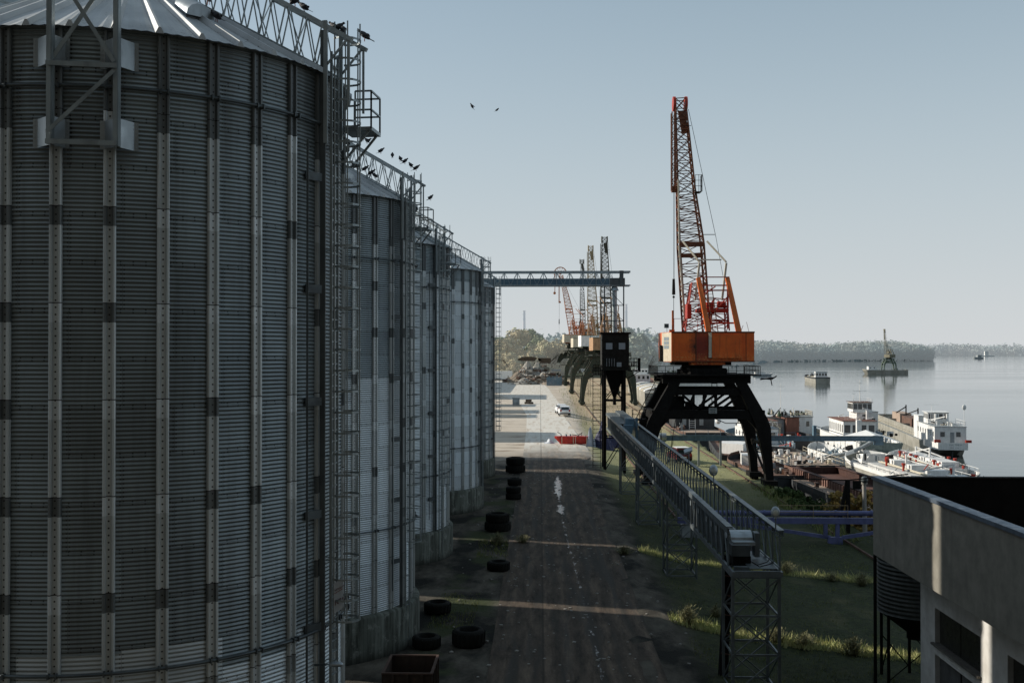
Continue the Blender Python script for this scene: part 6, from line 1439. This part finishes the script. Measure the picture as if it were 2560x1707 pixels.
# ---------------------------------------------------------------- pigeons
PG = paint('pigeon_grey', (.035,.035,.04), (.02,.02,.024), .7, scale=20); PG2 = paint('pigeon_light', (.12,.125,.135), (.05,.052,.06), .7, scale=20)
def pigeon(p, rz, label, m=PG, sc=1.0, wings=False, pitch=0):
    t = thing('pigeon', p, label, 'pigeon', 'pigeons' if not wings else 'flying birds', rz, sc)
    t.rotation_euler = (0, pitch, rz)
    mb = MB(); mb.lathe([(.002,-.19),(.03,-.17),(.058,-.10),(.078,-.02),(.082,.05),(.062,.12),(.038,.165),(.034,.19)],12)
    def tr(v): # tilt body: its axis leans forward
        x, y, z = v; a = rad(52); return (z*math.sin(a)+x*math.cos(a), y, z*math.cos(a)-x*math.sin(a)+.17)
    mb.v = [tr(v) for v in mb.v]; b = mb.build('body', m, t)
    mb = MB(); mb.ball((.175,0,.31),.036,6,(1.1,.9,1)); mb.add([(.205,-.008,.31),(.205,.008,.31),(.205,0,.322),(.245,0,.302)],[(0,1,3),(1,2,3),(2,0,3)]); mb.build('head', m, t)
    mb = MB(); mb.add([(-.10,-.03,.09),(-.10,.03,.09),(-.27,.045,.0),(-.27,-.045,.0),(-.10,-.03,.075),(-.10,.03,.075),(-.27,.045,-.012),(-.27,-.045,-.012)],[(0,1,2,3),(7,6,5,4),(0,3,7,4),(1,5,6,2),(2,6,7,3)]); mb.build('tail', m, t)
    mb = MB()
    if wings:
        for s_ in (-1, 1): mb.add([(.08,s_*.05,.2),(.1,s_*.28,.3),(-.02,s_*.55,.26),(-.10,s_*.25,.22),(-.1,s_*.05,.18)],[(0,1,2,3,4)] if s_ > 0 else [(4,3,2,1,0)])
        mb.build('wing', m, t)
    else:
        for s_ in (-1, 1): mb.tube((0,s_*.025,.11),(.01,s_*.03,0),.008,5)
        mb.build('leg', M['red'], t)
        for s_ in (-1, 1): mb = MB(); mb.ball((-.03,s_*.062,.165),.1,6,(1.15,.28,.5)); mb.build('wing', m, t)
    return t
def perch(px, py, y, rz, label, **kw):
    c0 = at(px, py, y); return pigeon(c0, rz, label, **kw)
for px, py, y, rz, lb in ((737,17,29.9,.4,'pigeon on the nearest stair rail near the picture top, uppermost of them all'),(760,32,29.7,2.8,'pigeon with its neck stretched, just right of the uppermost one on the nearest stair rail'),(836,82,29.3,2.6,'pigeon of the close pair on the nearest stair rail, on the cage side but one'),(844,84,29.2,.5,'right bird of the close pair on the nearest stair rail'),(858,90,29.1,1.9,'single pigeon between the close pair and the safety cage top'),
        (542,56,27.0,2.7,'dark pigeon sitting on the roof of the nearest silo behind its hooded vent'),(482,2,28.5,1.0,'pigeon on the roof slope cut by the picture top'),(521,12,28.0,2.0,'pigeon low on the roof edge line near the picture top')):
    perch(px, py, y, rz, lb)
perch(912, 104, 29.4, PI, 'pigeon facing left on the topmost hoop of the nearest safety cage', m=PG2, sc=1.0)
for px, py, y, rz, lb in ((952,385,53.6,.6,'pigeon highest on the second stair rail'),(981,396,53.6,1.7,'pigeon second from the top on the second stair rail'),(1001,405,53.5,2.0,'left pigeon of the pair midway on the second stair rail'),(1012,411,53.5,.8,'right pigeon of the pair midway on the second stair rail'),(1027,421,53.4,2.2,'left pigeon of the two lowest on the second stair rail'),(1040,428,53.4,.3,'right pigeon of the two lowest on the second stair rail'),
        (1076,502,54.2,.9,'pigeon leaning out from the platform railing of the second silo'),(907,354,52.2,1.2,'pigeon nearest the cage on the upper rail of the second silo'),(918,360,52.1,2.4,'pigeon crouching beside the cage of the second silo stair'),(884,420,51.8,2.3,'left pigeon in the cluster on the second silo roof'),(893,424,51.8,1.0,'dark pigeon amid the cluster on the second silo roof'),(912,430,51.6,.4,'pigeon at the right of the cluster on the second silo roof'),(928,440,51.3,.2,'pigeon on the second roof above its hooded vent'),(937,447,51.2,2.8,'lowest pigeon on the second roof, right of the vent')):
    perch(px, py, y, rz, lb, sc=1.15 if px in (884,893) else 1.0)
perch(1178, 272, 45, 2.9, 'dark bird flying in open sky right of the silos', wings=True, sc=.62, pitch=-.4)
perch(1242, 280, 90, .4, 'tiny far bird flying right of the larger one', wings=True, sc=.9)
perch(922, 358, 52.0, 1.0, 'pigeon with a raised wing at the top of the second stair rail', wings=True, sc=.8)

# unseen block added behind the camera to hold back sky light
t = thing('sky_blocker', (0, -14, 0), 'unseen dark block added behind the viewpoint to cut sky light', 'building')
mb = MB(); mb.box(-55, 70, -9, 9, 0, 62); mb.build('wall', paint('sky_blocker_wall', (.15,.145,.13), (.11,.105,.095), .95), t)
mb = MB(); mb.box(-55.4, 70.4, -9.4, 9.4, 62.003, 62.6); mb.build('roof', M['dark'], t)

# mooring ropes
def rope(a, b, sag, label):
    a = Vector(a); b = Vector(b); pts = [a.lerp(b, i/10)-Vector((0,0,sag*4*(i/10)*(1-i/10))) for i in range(11)]
    mb = MB(); mb.path(pts, .045, 5); tag(mb.build('mooring_rope', M['cream']), label, 'rope', 'mooring ropes')
rope((33.5,150,-1.2), (44.5,168,-1.0), .5, 'pale mooring rope slung from the dark workbarge towards the white launch')
rope((36.0,146,-1.2), (45.0,158,-.6), .3, 'pale mooring rope between the rusty barge end and the tank barge bow')
rope((28.5,150,-.8), (33.5,160,-1.0), .6, 'slack mooring rope at the bank behind the right crane leg')
# litter and small stones on the yard
rg_ = random.Random(77)
mb = MB()
for i in range(420):
    x = rg_.choice((rg_.uniform(-5.5,8), rg_.uniform(-2.4,6))); y = rg_.uniform(47, 135); r_ = rg_.uniform(.02,.075)
    if x < -5.0 and y < 60: continue
    mb.box(x-r_, x+r_*1.4, y-r_, y+r_, gz(x,y)+.02, gz(x,y)+.03+r_*rg_.uniform(.4,1.2), rg_.uniform(0,3))
tag(mb.build('gravel', M['concrete']), kind='stuff')
